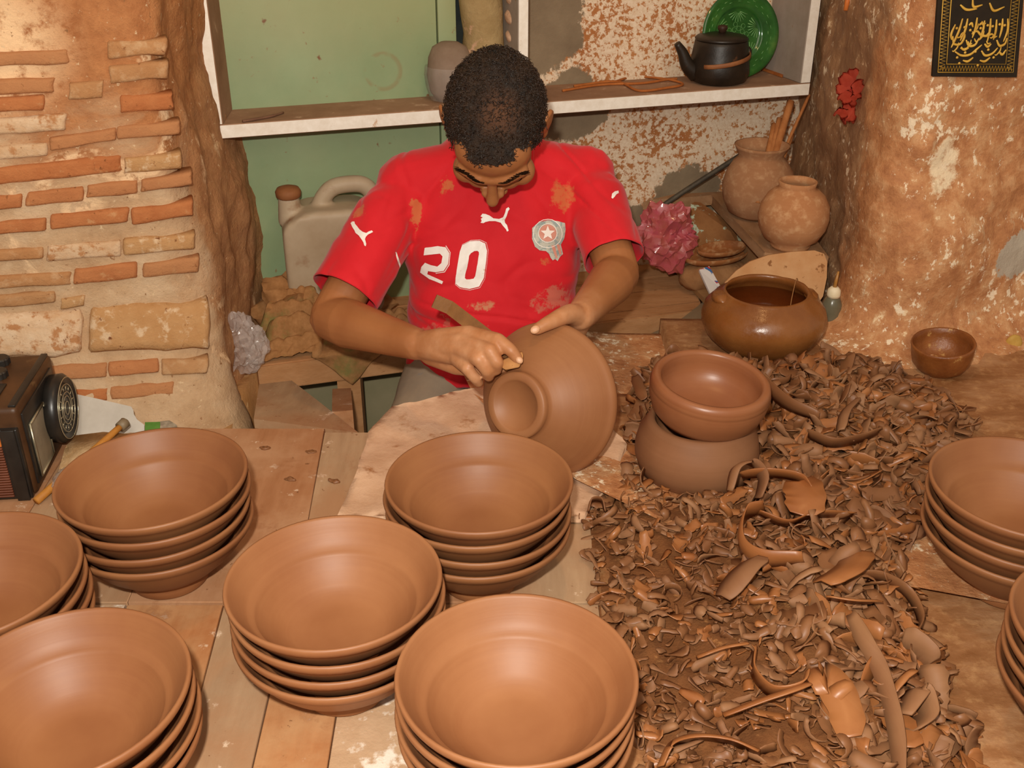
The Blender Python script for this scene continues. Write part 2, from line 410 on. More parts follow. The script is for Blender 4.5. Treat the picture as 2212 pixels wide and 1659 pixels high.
# ---- earth floor on the right, lower pit floor where the potter's legs go
def m_earth():
    s = NT('earth_floor'); n1 = s.noise(7, 8, 0.65, s.coord((1, 2.2, 1))); n2 = s.noise(50, 7, 0.7)
    col = s.ramp(n1, [(0.3, '#7d4e2a'), (0.5, '#9b6a42'), (0.72, '#bb8f66')])
    col = s.mix(s.math('MULTIPLY', s.ramp(n2, [(0.5, 0.0), (0.7, 1.0)]), 0.4), col, '#d8a873')
    s.bump(n2, 0.4, 0.004); s.bump(n1, 0.3, 0.008)
    return s.done(col, s.ramp(n1, [(0.35, 0.45), (0.65, 0.85)]), 0.35)
def slab(poly, z0, z1, nx=60, amp=0.004, sc=9):
    xs = [p[0] for p in poly]; ys = [p[1] for p in poly]
    bm = prism([(x, y, z1) for x, y in poly], (0, 0, z0 - z1)); return bm
def gridsurf(x0, x1, y0, y1, nx, ny, f, z0):
    bm = bmesh.new(); g = [[bm.verts.new((x0 + (x1 - x0) * i / nx, y0 + (y1 - y0) * j / ny, f(x0 + (x1 - x0) * i / nx, y0 + (y1 - y0) * j / ny))) for j in range(ny + 1)] for i in range(nx + 1)]
    for i in range(nx):
        for j in range(ny): bm.faces.new((g[i][j], g[i + 1][j], g[i + 1][j + 1], g[i][j + 1]))
    edge = [g[i][0] for i in range(nx + 1)] + [g[nx][j] for j in range(1, ny + 1)] + [g[i][ny] for i in range(nx - 1, -1, -1)] + [g[0][j] for j in range(ny - 1, 0, -1)]
    low = [bm.verts.new((v.co.x, v.co.y, z0)) for v in edge]; n = len(edge)
    for i in range(n): bm.faces.new((edge[i], low[i], low[(i + 1) % n], edge[(i + 1) % n]))
    return bm
def earth_z(x, y):
    if x < 0.29 and y > 1.665: return -0.45
    return 0.003 * fbm((x, y, 0), 9, 4) - 0.002 + 0.10 * max(0, y - 1.78) * max(0.0, min(1, (x - 0.60) / 0.1))
fe = tag(finish('floor', gridsurf(0.115, 1.7, 0.30, 1.98, 110, 110, earth_z, -0.6), m_earth()), 'smooth brown clay-stained earth floor on the right', 'floor', kind='structure')
M_PIT = simple('pit_dust', '#8f7c5e', '#a8946f', 9, 0.95, 0.1, 0.3, 0.004, '#5c6b55', 14, 0.55, 0.66)
fpit = tag(finish('floor_pit', gridsurf(-1.7, 0.9, 1.2, 2.6, 30, 20, lambda x, y: -0.52 + 0.006 * fbm((x, y, 1), 6, 3), -0.6), M_PIT), 'dusty grey floor of the potter\'s pit under the bench', 'floor', kind='structure')
# rubble ground behind the planks at the foot of the left pier
M_RUB = simple('rubble_dust', '#a0703f', '#b98a5a', 14, 0.9, 0.2, 0.5, 0.006, '#c9a070', 30, 0.6, 0.7)
def rub_z(x, y): return -0.052 + 0.012 * fbm((x, y, 3), 10, 4) + 0.05 * max(0, (-0.62 - x))
fr = tag(finish('floor_rubble', gridsurf(-1.7, -0.50, 1.50, 1.86, 60, 24, rub_z, -0.6), M_RUB), 'dusty rubble ground at the foot of the brick pier', 'floor', kind='structure')

# ---- green painted door boarding the left half of the niche
def m_green():
    s = NT('green_paint'); n1 = s.noise(5, 6, 0.6); n2 = s.noise(38, 7, 0.7); x = s.xyz()
    col = s.ramp(n1, [(0.3, '#7f9a72'), (0.7, '#94aa82')])
    col = s.mix(s.math('MULTIPLY', s.smooth(x[2], 0.42, 0.62), 0.5), col, '#a3a06c')
    col = s.mix(s.ramp(n2, [(0.64, 0.0), (0.70, 1.0)]), col, '#8a6a45')
    col = s.mix(s.math('MULTIPLY', s.noise(14, 5, 0.6), 0.30), col, '#a8936c')
    col = s.mix(s.ramp(s.noise(22, 3, 0.5), [(0.70, 0.0), (0.73, 1.0)]), col, '#7d5636')
    ring = s.n('ShaderNodeVectorMath'); ring.operation = 'DISTANCE'; s.l(s.tc.outputs['Object'], ring.inputs[0]); ring.inputs[1].default_value = (-0.265, 2.22, 0.445)
    rg = s.math('MULTIPLY', s.ramp(ring.outputs['Value'], [(0.034, 0.0), (0.036, 1.0), (0.038, 1.0), (0.042, 0.0)]), s.math('MULTIPLY', s.ramp(s.noise(20, 2, 0.5), [(0.48, 0.0), (0.56, 1.0)]), 0.55))
    col = s.mix(rg, col, '#8f6c44')
    s.bump(n2, 0.15, 0.002)
    return s.done(col, 0.5, 0.35)
M_GREEN = m_green()
d1 = thing('door_1', 'green painted wooden door panel closing the left of the niche', 'door'); d1['kind'] = 'structure'
def wallbox(x0, x1, z0, z1, off, th, mat, name, parent, bev=0.002):
    """board lying parallel to the back wall, its back 'off' in front of it"""
    t_ = Vector((1, WBS, 0)).normalized(); n_ = Vector((WBS, -1, 0)).normalized(); bm = bmesh.new()
    pa = Vector((x0, back_y(x0), 0)) + n_ * off; pb = Vector((x1, back_y(x1), 0)) + n_ * off
    c = (pa + pb) / 2 + n_ * th / 2; c.z = (z0 + z1) / 2
    R = Matrix.Rotation(math.atan(WBS), 3, 'Z')
    return autosmooth(finish(name, box(c, ((pb - pa).length, th, z1 - z0), None, R, bev), mat, parent))
wallbox(-0.60, -0.162, -0.50, 1.25, 0.012, 0.020, M_GREEN, 'door_panel', d1)
wallbox(-0.160, -0.124, -0.50, 1.25, 0.012, 0.026, M_GREEN, 'door_stile', d1)
# earth and stone jamb beside the door
M_JAMB = simple('jamb_cement', '#94794f', '#ad9468', 16, 0.9, 0.2, 0.5, 0.006, '#d0a584', 26, 0.60, 0.68)
jb = bmesh.new()
pts = []
for k in range(26):
    z = 0.30 + 0.9 * k / 25; pts.append((-0.058 + 0.010 * fbm((0, z, 5), 6, 2), 2.245, z))
tube(pts, [0.048 + 0.006 * fbm((z[2], 1, 2), 9, 2) for z in pts], 22, jb, 0.9); roughen(jb, 0.006, 22, 4)
jo = tag(finish('trim_1', jb, M_JAMB), 'lumpy cement and stone door jamb behind the potter\'s head', 'jamb', kind='structure')
M_JST = simple('jamb_stone', '#b28a68', '#d8b394', 40, 0.8, 0.35, 0.6, 0.004)
for k in range(7):
    b = bmesh.new(); ball(b, (0.004 + 0.004 * rnd.uniform(-1, 1), 2.225, 0.40 + 0.037 * k), (0.016, 0.02, 0.017), 3); roughen(b, 0.004, 40, 3, k)
    finish('stone', b, M_JST, jo)
# dark strip by the jamb: the gap's shade put into colour
M_GAP_SHADE = simple('gap_shade', '#2b2f2e', '#3a3d38', 20, 0.95, 0.1)
wallbox(-0.122, -0.070, 0.0, 1.25, 0.004, 0.006, M_GAP_SHADE, 'gap_shade_strip', None); tag(bpy.data.objects['gap_shade_strip'], 'dark strip standing in for the shaded gap between green door and jamb', 'trim', kind='structure')

# ---- white box shelf across the niche
def m_white():
    s = NT('worn_white_paint'); n1 = s.noise(18, 7, 0.65); n2 = s.noise(60, 6, 0.7)
    col = s.ramp(n2, [(0.3, '#e6dccc'), (0.7, '#f7f1e6')])
    col = s.mix(s.ramp(n1, [(0.63, 0.0), (0.67, 1.0)]), col, '#c9a079'); s.bump(n1, 0.2, 0.002)
    return s.done(col, 0.6, 0.3)
M_WHITE = m_white()
M_DUSTW = simple('dusty_shelf_wood', '#8d6a50', '#a88468', 12, 0.85, 0.25, 0.3, 0.003, '#c4a58a', 24, 0.62, 0.72)
M_DUSTG = simple('grey_shelf_side', '#8f8172', '#a4968a', 12, 0.7, 0.3, 0.2, 0.002, '#9a6b48', 30, 0.66, 0.70)
sh = thing('box_shelf', 'white painted wooden box shelf hung across the niche', 'shelf', (0, 0, 0))
SHD = 0.15
def sfront(x): return back_y(x) - SHD - 0.004
SH_Z0, SH_Z1 = 0.362, 0.389
XL, XR = -0.566, 0.652
def bprism(p_front0, p_front1, back0, back1, z0, z1, name, mats):
    """board from two front and two back plan points; its front face carries the white paint"""
    v = [(p_front0[0], p_front0[1], z0), (p_front1[0], p_front1[1], z0), (back1[0], back1[1], z0), (back0[0], back0[1], z0)]
    bm = prism(v, (0, 0, z1 - z0)); bmesh.ops.recalc_face_normals(bm, faces=bm.faces)
    fd = Vector((WBS, -1, 0)).normalized()
    for f in bm.faces: f.material_index = 1 if f.normal.dot(fd) > 0.8 else 0
    bmesh.ops.bevel(bm, geom=bm.edges[:], offset=0.0015, segments=1, affect='EDGES')
    return autosmooth(finish(name, bm, mats, sh), 30)
bprism((XL, sfront(XL)), (XR, sfront(XR)), (XL, back_y(XL) - .004), (XR, back_y(XR) - .004), SH_Z0, SH_Z1, 'bottom_board', [M_DUSTW, M_WHITE])
def upright(x, wd, dx, z0, z1, name, side):
    bprism((x, sfront(x)), (x + wd, sfront(x + wd)), (x + dx, back_y(x + dx) - .004), (x + wd + dx, back_y(x + wd + dx) - .004), z0, z1, name, [side, M_WHITE])
upright(XL, 0.021, -0.012, SH_Z1, 0.95, 'side_board', M_DUSTW)
upright(0.012, 0.021, -0.050, SH_Z1, 0.95, 'divider_board', M_DUSTG)
upright(XR - 0.024, 0.024, -0.050, SH_Z1, 0.95, 'side_board', M_DUSTG)
bprism((XL, sfront(XL)), (XR, sfront(XR)), (XL, back_y(XL) - .004), (XR, back_y(XR) - .004), 0.951, 0.975, 'top_board', [M_DUSTW, M_WHITE])

# ---- bench the potter sits on, along the niche
M_BENCH = simple('dusty_bench_wood', '#a8764b', '#bd8d62', 8, 0.9, 0.2, 0.4, 0.003, '#8a5a34', 20, 0.60, 0.72, stretch=(1, 4, 4))
BZ = -0.05
def bfront(x): return 2.012 + 0.30 * x
be = thing('plank_bench', 'dusty plank bench the potter sits on in front of the niche', 'bench', (0, 2.0, -0.5))
def bplank(x0, x1, o0, o1, z0, z1, name, mat=None, off=0.0):
    v = [(x0, bfront(x0) + o0, z0), (x1, bfront(x1) + o0, z0), (x1, bfront(x1) + o1, z0), (x0, bfront(x0) + o1, z0)]
    bm = prism([Vector(p) - Vector((0, 2.0, -0.5)) for p in v], (0, 0, z1 - z0)); bmesh.ops.bevel(bm, geom=bm.edges[:], offset=0.003, segments=2, affect='EDGES')
    return autosmooth(finish(name, bm, mat or M_BENCH, be), 40)
bplank(-0.545, 0.42, 0, 0.038, BZ - 0.058, BZ, 'front_rail')
bplank(-0.545, 0.42, 0.041, 0.135, BZ - 0.02, BZ - 0.001, 'plank')
bplank(-0.545, 0.40, 0.139, 0.215, BZ - 0.022, BZ - 0.003, 'plank')
bplank(-0.545, 0.40, 0.219, 0.30, BZ - 0.021, BZ - 0.002, 'plank')
for x in (-0.49, -0.355, 0.30):
    bm = prism([Vector((x, bfront(x) + .004, 0)) - Vector((0, 2, -.5)), Vector((x + .045, bfront(x + .045) + .004, 0)) - Vector((0, 2, -.5)), Vector((x + .045, bfront(x + .045) + .036, 0)) - Vector((0, 2, -.5)), Vector((x, bfront(x) + .036, 0)) - Vector((0, 2, -.5))], (0, 0, 0.01))
    for v in bm.verts: v.co.z = -0.02 if v.co.z < 0.505 else 0.5 + BZ - 0.06
    finish('leg', bm, M_BENCH, be, False)
M_UND = simple('under_bench_green', '#8a8262', '#9d9070', 8, 0.9, 0.15)
bplank(-0.545, 0.40, 0.17, 0.18, -0.52, BZ - 0.03, 'back_board', M_UND)

# ---- planked work top in front, left
def m_plank(nm, a, b, c):
    s = NT(nm); g = s.noise(9, 8, 0.65, s.coord((5, 0.7, 5))); n1 = s.noise(6, 7, 0.6); n2 = s.noise(26, 7, 0.7)
    col = s.ramp(g, [(0.3, a), (0.7, b)])
    col = s.mix(s.math('MULTIPLY', s.ramp(n1, [(0.42, 0.0), (0.60, 1.0)]), 0.85), col, c)
    col = s.mix(s.ramp(n2, [(0.62, 0.0), (0.68, 1.0)]), col, '#dcc0a4')
    col = s.mix(s.math('MULTIPLY', s.ramp(s.noise(13, 7, 0.7), [(0.58, 0.0), (0.68, 1.0)]), 0.6), col, '#8f5a36')
    col = s.mix(s.ramp(s.noise(55, 5, 0.7), [(0.66, 0.0), (0.70, 1.0)]), col, '#7a4e30')
    s.bump(g, 0.25, 0.003); s.bump(n2, 0.3, 0.002)
    return s.done(col, 0.85, 0.25)
M_PK = [m_plank('plank_clay', '#99653f', '#ae7c56', '#b88c68'), m_plank('plank_dusty', '#a07e5e', '#b59472', '#a87c58'), m_plank('plank_red', '#a2673c', '#b87e50', '#c09468')]
M_PK.append(simple('plank_plastered', '#b08a66', '#c8a684', 14, 0.9, 0.2, 0.5, 0.003, '#eadcca', 22, 0.52, 0.60))
wbn = thing('workbench', 'low planked work surface carrying the stacks of bowls', 'workbench', (-0.4, 0.9, -0.5))
def plank(x0, x1, x2, x3, y0, y1, k, dz=0.0, th=0.03):
    """x0..x1 at the near end, x2..x3 at the far end"""
    o = Vector((-0.4, 0.9, -0.5)); g = 0.0005
    bm = prism([Vector((x0 + g, y0, -th)) - o, Vector((x1 - g, y0, -th)) - o, Vector((x3 - g, y1, -th)) - o, Vector((x2 + g, y1, -th)) - o], (0, 0, th + dz))
    bmesh.ops.bevel(bm, geom=bm.edges[:], offset=0.0010, segments=1, affect='EDGES')
    return autosmooth(finish('plank', bm, M_PK[k], wbn), 40)
NX = [-1.15, -1.0, -0.86, -0.72, -0.58, -0.45, -0.322, -0.262, -0.185, -0.10, -0.02, 0.113]
FX = [-1.22, -1.07, -0.92, -0.77, -0.63, -0.50, -0.374, -0.288, -0.205, -0.11, -0.02, 0.113]
kk = [0, 2, 1, 0, 3, 2, 1, 2, 3, 2, 1]
for i in range(len(NX) - 1): plank(NX[i], NX[i + 1], FX[i], FX[i + 1], 0.30, 1.085, kk[i], -0.0006 * (i % 3))
NX2 = [-1.22, -1.05, -0.88, -0.70, -0.50, -0.285, -0.20, -0.06, 0.113]
FX2 = [-1.26, -1.08, -0.90, -0.72, -0.52, -0.312, -0.235, -0.07, 0.113]
for i in range(len(NX2) - 1): plank(NX2[i], NX2[i + 1], FX2[i], FX2[i + 1], 1.089, 1.535 - 0.012 * (i % 2), [1, 0, 0, 1, 0, 1, 0, 1][i], -0.0006 * (i % 2))
M_FR = simple('bench_frame_wood', '#8a623f', '#a27a54', 9, 0.9, 0.2)
for (c, s_) in (((-0.55, 0.45, -0.055), (1.30, 0.05, 0.05)), ((-0.55, 1.42, -0.055), (1.30, 0.05, 0.05))):
    finish('rail', box(Vector(c) - Vector((-0.4, 0.9, -0.5)), s_, None, None, 0.003), M_FR, wbn)
for x in (-1.1, 0.05):
    for y in (0.45, 1.42): finish('leg', box(Vector((x, y, -0.29)) - Vector((-0.4, 0.9, -0.5)), (0.05, 0.05, 0.42), None, None, 0.003), M_FR, wbn)
# broken plank and stub rail between work top and bench
bk = thing('prop_board', 'broken dusty board sloping from the work top down towards the bench', 'board', G(640, 900, -0.03))
o_ = bk.location
bmx = prism([G(548, 905, -0.004) - o_, G(775, 935, -0.004) - o_, G(690, 868, -0.05) - o_, G(630, 822, -0.052) - o_, G(560, 830, -0.052) - o_], (0, 0, -0.018))
autosmooth(finish('board', bmx, M_PK[1], bk), 40)
st_ = finish('stub_post', prism([G(717, 890, -0.02) - o_, G(762, 886, -0.02) - o_, G(758, 838, -0.08) - o_, G(718, 840, -0.08) - o_], (0, 0, -0.05)), M_PK[0], bk, False)
# ================================================================== pottery
def m_clay(name, a, b, rough=0.5, spec=0.3, dust=None, rings=True):
    s = NT(name); n1 = s.noise(7, 6, 0.55); n2 = s.noise(60, 5, 0.6)
    # throwing rings follow height in the pot's own space
    rg = s.noise(1.0, 4, 0.6, s.coord((6, 6, 260)))
    f = s.math('ADD', s.math('MULTIPLY', n1, 0.8), s.math('MULTIPLY', rg, 0.2))
    col = s.ramp(f, [(0.35, a), (0.65, b)])
    if dust: col = s.mix(s.ramp(n2, [(0.5, 0.0), (0.7, 1.0)]), col, dust)
    if rings: s.bump(rg, 0.06, 0.002)
    s.bump(n2, 0.08, 0.001)
    return s.done(col, rough, spec)
M_BOWL = m_clay('leather_hard_clay', '#835130', '#93613b', 0.50, 0.4)
M_BOWL2 = m_clay('leather_hard_clay_fresh', '#8b5835', '#9b6842', 0.50, 0.4)
M_CHUCK = m_clay('grey_brown_clay', '#7f5335', '#8e6142', 0.6, 0.25)
BOWL_PROF = [(0.0, 0.008), (0.034, 0.007), (0.037, 0.001), (0.040, 0.0), (0.048, 0.0), (0.0505, 0.002), (0.0500, 0.010), (0.0505, 0.0150), (0.0535, 0.0185), (0.064, 0.0262), (0.078, 0.0378),
             (0.091, 0.0505), (0.1025, 0.0645), (0.1105, 0.0765), (0.1140, 0.0822), (0.1160, 0.0838), (0.1185, 0.0885), (0.1195, 0.0925), (0.1185, 0.0955), (0.1160, 0.0955), (0.1140, 0.0930),
             (0.1090, 0.0840), (0.1010, 0.0722), (0.0925, 0.0615), (0.0905, 0.0610), (0.0885, 0.0575), (0.078, 0.0450), (0.065, 0.0325), (0.0520, 0.0222), (0.036, 0.0203), (0.02, 0.0195), (0.0, 0.019)]
bowl_me = bpy.data.meshes.new('clay_bowl'); _b = lathe(BOWL_PROF, 72); bmesh.ops.recalc_face_normals(_b, faces=_b.faces); _b.to_mesh(_b and bowl_me); _b.free()
bowl_me.materials.append(M_BOWL); bowl_me.shade_smooth()
bowl_me2 = bowl_me.copy(); bowl_me2.materials.clear(); bowl_me2.materials.append(M_BOWL2)
STACKS = [((-0.4575, 1.140), 4, 'stack beside the radio', 0), ((-0.600, 0.943), 4, 'stack cut off at the left edge', 0), ((-0.430, 0.768), 4, 'stack in the front left corner', 0),
          ((-0.195, 0.936), 4, 'middle stack on the bare planks', 1), ((-0.043, 1.134), 4, 'stack right below the potter\'s held bowl', 0), ((0.004, 0.790), 4, 'nearest stack at the bottom centre', 1),
          ((0.648, 1.115), 4, 'stack right of the shavings heap', 0), ((0.640, 0.848), 4, 'stack at the right edge in front', 0)]
ORD = ['bottom', 'third from top', 'second from top', 'topmost']
for si, ((x, y), n, where, fr_) in enumerate(STACKS):
    r2 = random.Random(50 + si); z = 0.0012 if x < 0.11 else 0.004
    for k in range(n):
        o = bpy.data.objects.new('clay_bowl', bowl_me2 if fr_ else bowl_me); COL.objects.link(o)
        o.location = (x + r2.uniform(-.0022, .0022) * (k > 0), y + r2.uniform(-.0022, .0022) * (k > 0), z)
        o.rotation_euler = (r2.uniform(-.008, .008) * (k > 0), r2.uniform(-.008, .008) * (k > 0), r2.uniform(0, 6))
        tag(o, '%s unfired brown clay bowl in the %s' % (ORD[k], where), 'bowl', 'stacked unfired clay bowls')
        z += 0.0212 + r2.uniform(0, .0012)

# bowl being trimmed, tilted so its foot faces the camera's left
RIMC = T(1185, 862, 1.64)
ax_cam = Vector((-math.sin(math.radians(34)) * 0.985, -math.sin(math.radians(34)) * 0.17, math.cos(math.radians(34)))).normalized()   # right, up, towards camera
BAX = (Vector((1, 0, 0)) * ax_cam.x + Vector((0, SP, CP)) * ax_cam.y + Vector((0, -CP, SP)) * ax_cam.z).normalized()            # rim -> foot
q = (-BAX).to_track_quat('Z', 'Y')
hb = finish('clay_bowl', bowl_me.copy(), None); hb.data.materials.clear(); hb.data.materials.append(M_BOWL2)
hb.rotation_mode = 'QUATERNION'; hb.rotation_quaternion = q; hb.location = RIMC + BAX * 0.0935
tag(hb, 'clay bowl tilted on its rim in the potter\'s hands, foot ring showing', 'bowl')
HB_M = Matrix.Translation(hb.location) @ q.to_matrix().to_4x4()

# chuck and the thick-walled bowl standing on it
CH = Vector((0.285, 1.405, 0.004))
ch = finish('clay_chuck', lathe([(0.0, 0.0), (0.078, 0.0), (0.088, 0.006), (0.0945, 0.028), (0.095, 0.045), (0.090, 0.066), (0.080, 0.082), (0.076, 0.090), (0.070, 0.092), (0.066, 0.088), (0.07, 0.06), (0.07, 0.02), (0.0, 0.015)], 64), M_CHUCK, None, True, CH)
tag(ch, 'squat clay pot serving as a chuck, sunk in the shavings', 'pot')
tb = finish('thick_rimmed_bowl', lathe([(0.0, 0.0), (0.055, 0.0), (0.070, 0.006), (0.082, 0.020), (0.0885, 0.040), (0.0900, 0.054), (0.0895, 0.0570), (0.0905, 0.0585), (0.0890, 0.0615), (0.0895, 0.064), (0.0870, 0.0715), (0.0825, 0.0745), (0.077, 0.0735), (0.0745, 0.069), (0.0755, 0.055), (0.072, 0.035), (0.055, 0.020), (0.03, 0.0145), (0.0, 0.013)], 64),
            m_clay('fresh_thrown_clay', '#865031', '#96603d', 0.36, 0.42), None, True, CH + Vector((0.006, 0.0, 0.0885)))
tb.rotation_euler = (math.radians(5.5), math.radians(3), 0.3)
tag(tb, 'thick-rimmed freshly thrown clay bowl standing on the chuck', 'bowl')

# big wet slip pot
M_WET = NT('wet_slip_clay')
def _wet(s):
    n1 = s.noise(10, 6, 0.6); n2 = s.noise(60, 6, 0.7); col = s.ramp(n1, [(0.3, '#74421c'), (0.7, '#905a2c')]); s.bump(n2, 0.18, 0.003); s.bump(n1, 0.2, 0.006)
    return s.done(col, s.ramp(n2, [(0.4, 0.16), (0.7, 0.45)]), 0.5)
M_WET = _wet(M_WET)
WP = Vector((0.478, 1.845, 0.004))
wp = thing('slip_pot', 'squat wet brown clay pot of muddy water by the right wall', 'pot', WP)
bm = lathe([(0.0, 0.0), (0.070, 0.0), (0.085, 0.006), (0.104, 0.026), (0.116, 0.050), (0.1175, 0.064), (0.112, 0.082), (0.099, 0.098), (0.086, 0.106), (0.0815, 0.112), (0.0785, 0.1155), (0.0745, 0.114), (0.0735, 0.108), (0.080, 0.098), (0.098, 0.082), (0.104, 0.062), (0.095, 0.035), (0.06, 0.014), (0.0, 0.012)], 72)
roughen(bm, 0.0022, 14, 4); finish('body', bm, M_WET, wp)
for c_, r_ in (((-0.086, -0.004, 0.101), (0.017, 0.028, 0.012)), ((0.088, 0.012, 0.099), (0.012, 0.03, 0.009))):
    lug = bmesh.new(); ball(lug, c_, r_, 3); roughen(lug, 0.004, 40, 3); finish('broken_lug', lug, M_WET, wp)
s = NT('muddy_water'); M_MUD = s.done(s.ramp(s.noise(12, 3, 0.5), [(0.3, '#4a1f08'), (0.7, '#5e2a0e')]), 0.06, 0.5); 
finish('muddy_water', lathe([(0.0, 0.0825), (0.0965, 0.0825)], 48), M_MUD, wp)
finish('trimming_wire', tube(spline([(0.045, -0.010, 0.084), (0.049, 0.0, 0.105), (0.058, 0.02, 0.128), (0.064, 0.03, 0.122)], 14), 0.0009, 6), simple('wire_clayed', '#8a5a33', '#a0703f', 30), wp)

# small clay cup on the floor by the right wall
sb = thing('dipping_bowl', 'small glossy brown clay cup on the floor by the right wall', 'bowl', G(2036, 800, 0.0) + Vector((0, 0.01, 0.0)))
sb.location.z = earth_z(sb.location.x, sb.location.y) + 0.001
bm = lathe([(0.0, 0.0), (0.034, 0.0), (0.042, 0.005), (0.051, 0.020), (0.0545, 0.036), (0.0555, 0.050), (0.0565, 0.0555), (0.0545, 0.058), (0.0515, 0.056), (0.0505, 0.045), (0.046, 0.022), (0.032, 0.011), (0.0, 0.009)], 48); roughen(bm, 0.0016, 22, 3)
so = finish('body', bm, simple('slip_caked_clay', '#6f3a16', '#93582b', 18, 0.3, 0.5, 0.4, 0.004, '#b98a50', 30, 0.62, 0.68), sb); so.rotation_euler = (math.radians(4), math.radians(-7), 0)

# storage pots on the plank ledge at the back right
M_DUSTP = m_clay('dusty_fired_clay', '#a8714a', '#bb875c', 0.9, 0.15, '#c79a70', False)
M_DUSTP2 = m_clay('dusty_grey_clay', '#9a6c4a', '#ab7f5c', 0.9, 0.15, '#b58d68', False)
LZ = 0.12
P1 = Vector((0.540, 2.270, LZ)); P2 = Vector((0.572, 2.070, LZ))
p1 = thing('tool_jar', 'round dusty clay jar holding wooden sticks in the niche corner', 'jar', P1)
finish('body', roughen(lathe([(0.0, 0.0), (0.045, 0.0), (0.060, 0.010), (0.074, 0.040), (0.078, 0.070), (0.072, 0.100), (0.058, 0.122), (0.048, 0.132), (0.048, 0.138), (0.056, 0.152), (0.059, 0.158), (0.055, 0.158), (0.043, 0.140), (0.043, 0.130), (0.066, 0.100), (0.070, 0.06), (0.05, 0.012), (0.0, 0.008)], 48), 0.002, 16, 4), M_DUSTP2, p1)
p2 = thing('round_jar', 'round orange clay jar with short neck in front of the tool jar', 'jar', P2)
finish('body', roughen(lathe([(0.0, 0.0), (0.038, 0.0), (0.041, 0.006), (0.040, 0.011), (0.056, 0.022), (0.068, 0.044), (0.0715, 0.066), (0.068, 0.090), (0.057, 0.110), (0.044, 0.121), (0.037, 0.125), (0.0365, 0.130), (0.0385, 0.139), (0.036, 0.140), (0.032, 0.133), (0.032, 0.124), (0.055, 0.106), (0.063, 0.066), (0.04, 0.020), (0.0, 0.014)], 56), 0.0012, 14, 3), M_DUSTP, p2)
M_STK = simple('clay_smeared_stick', '#9a5f33', '#b87a48', 20, 0.85, 0.2, 0.3, 0.002, stretch=(3, 3, 1))
for (x0, y0, x1, y1, r, lab) in ((1668, 352, 1708, 220, 0.0085, 'thick wooden stick standing in the tool jar'), (1682, 352, 1748, 205, 0.0035, 'thin wooden rod leaning right in the tool jar'),
                                 (1655, 350, 1672, 268, 0.006, 'short wooden stick at the left in the tool jar'), (1690, 345, 1712, 290, 0.005, 'short stub of stick at the right in the tool jar'), (1662, 350, 1684, 256, 0.006, 'medium wooden stick beside the thick one in the tool jar')):
    a = T(x0, y0, 2.315); b = T(x1, y1, 2.345)
    d = (b - a).normalized(); a2 = a - d * ((a.z - (LZ + 0.05)) / max(d.z, .3))
    tag(finish('wooden_stick', roughen(tube([a2.lerp(b, k / 10) for k in range(11)], [r * (1 + .06 * math.sin(k * 2.1)) for k in range(11)], 10), 0.0006, 60, 2), M_STK), lab, 'stick', 'tool sticks')
# ================================================================== things around
# ---- raised plank ledge under the jars
M_LEDGE = simple('dusty_ledge_wood', '#8f6a48', '#a88260', 10, 0.9, 0.2, 0.4, 0.003, '#b89a78', 30, 0.62, 0.7, stretch=(3, 1, 3))
lg = thing('plank_ledge', 'dusty diagonal plank shelf under the two round jars', 'ledge', (0.5, 2.1, -0.05))
def lpoly(pts, z0, z1, name, mat):
    o = lg.location; bm = prism([Vector((x, y, z0)) - o for x, y in pts], (0, 0, z1 - z0)); bmesh.ops.bevel(bm, geom=bm.edges[:], offset=0.003, segments=1, affect='EDGES')
    return autosmooth(finish(name, bm, mat, lg), 40)
a0, a1, b1, b0 = G(1490, 415, LZ), G(1640, 560, LZ), G(1760, 560, LZ), G(1620, 400, LZ)
lpoly([(0.30, 2.365), (a0.x + .05, a0.y - .02), (0.512, 2.035), (0.545, 2.016), (0.640, 2.016), (0.640, 2.15), (0.50, 2.44), (0.38, 2.42)], LZ - 0.024, LZ, 'plank', M_LEDGE)
lpoly([(0.62, 2.05), (0.635, 2.15), (0.57, 2.42), (0.49, 2.40), (0.58, 2.08)], -0.05, LZ - 0.0245, 'support_block', simple('rubble_stone', '#7d5a3c', '#9c7650', 14, 0.95, 0.1, 0.5, 0.006, '#b9c2a8', 22, 0.58, 0.63))
# flaking painted board standing under the ledge front
fb = thing('flaking_board', 'brown board with flaking pale green paint under the plank ledge', 'board', (0.42, 2.2, -0.05))
fpp = Vector((0.41, 2.375, 0)); fnn = Vector((-0.85, -1, 0.15)).normalized()
fpoly = [onplane(x, y, fpp, fnn) - fb.location for x, y in ((1492, 440), (1578, 500), (1600, 540), (1520, 558), (1490, 520))]
finish('board', prism(fpoly, Vector((0.02, 0.024, 0))), simple('flaking_paint', '#8a5a34', '#a57448', 16, 0.8, 0.2, 0.4, 0.003, '#bcc9b0', 26, 0.57, 0.60), fb, False)

# ---- board of the right bench end and thin lath
M_LATH = simple('lath_wood', '#8f6a42', '#a67f55', 12, 0.9, 0.2)
tag(finish('wooden_lath', prism([G(1432, 560, -0.046), G(1448, 556, -0.046), G(1550, 660, -0.046), G(1532, 668, -0.046)], (0, 0, 0.012)), M_LATH, None, False), 'thin wooden lath lying diagonally below the oval trays', 'lath')
M_GBRD = simple('grey_dusty_board', '#86735a', '#9d8768', 9, 0.9, 0.15, 0.3, 0.003, '#73806a', 14, 0.58, 0.68)
eb = tag(finish('end_board', prism([G(1395, 800, -0.012), G(1355, 745, -0.09), G(1470, 690, -0.05), G(1560, 620, -0.05), G(1640, 660, -0.012), G(1600, 745, -0.006), G(1520, 800, -0.006)], (0, 0, -0.03)), M_GBRD, None, False), 'grey dusty board at the bench\'s right end below the slip pot', 'board')

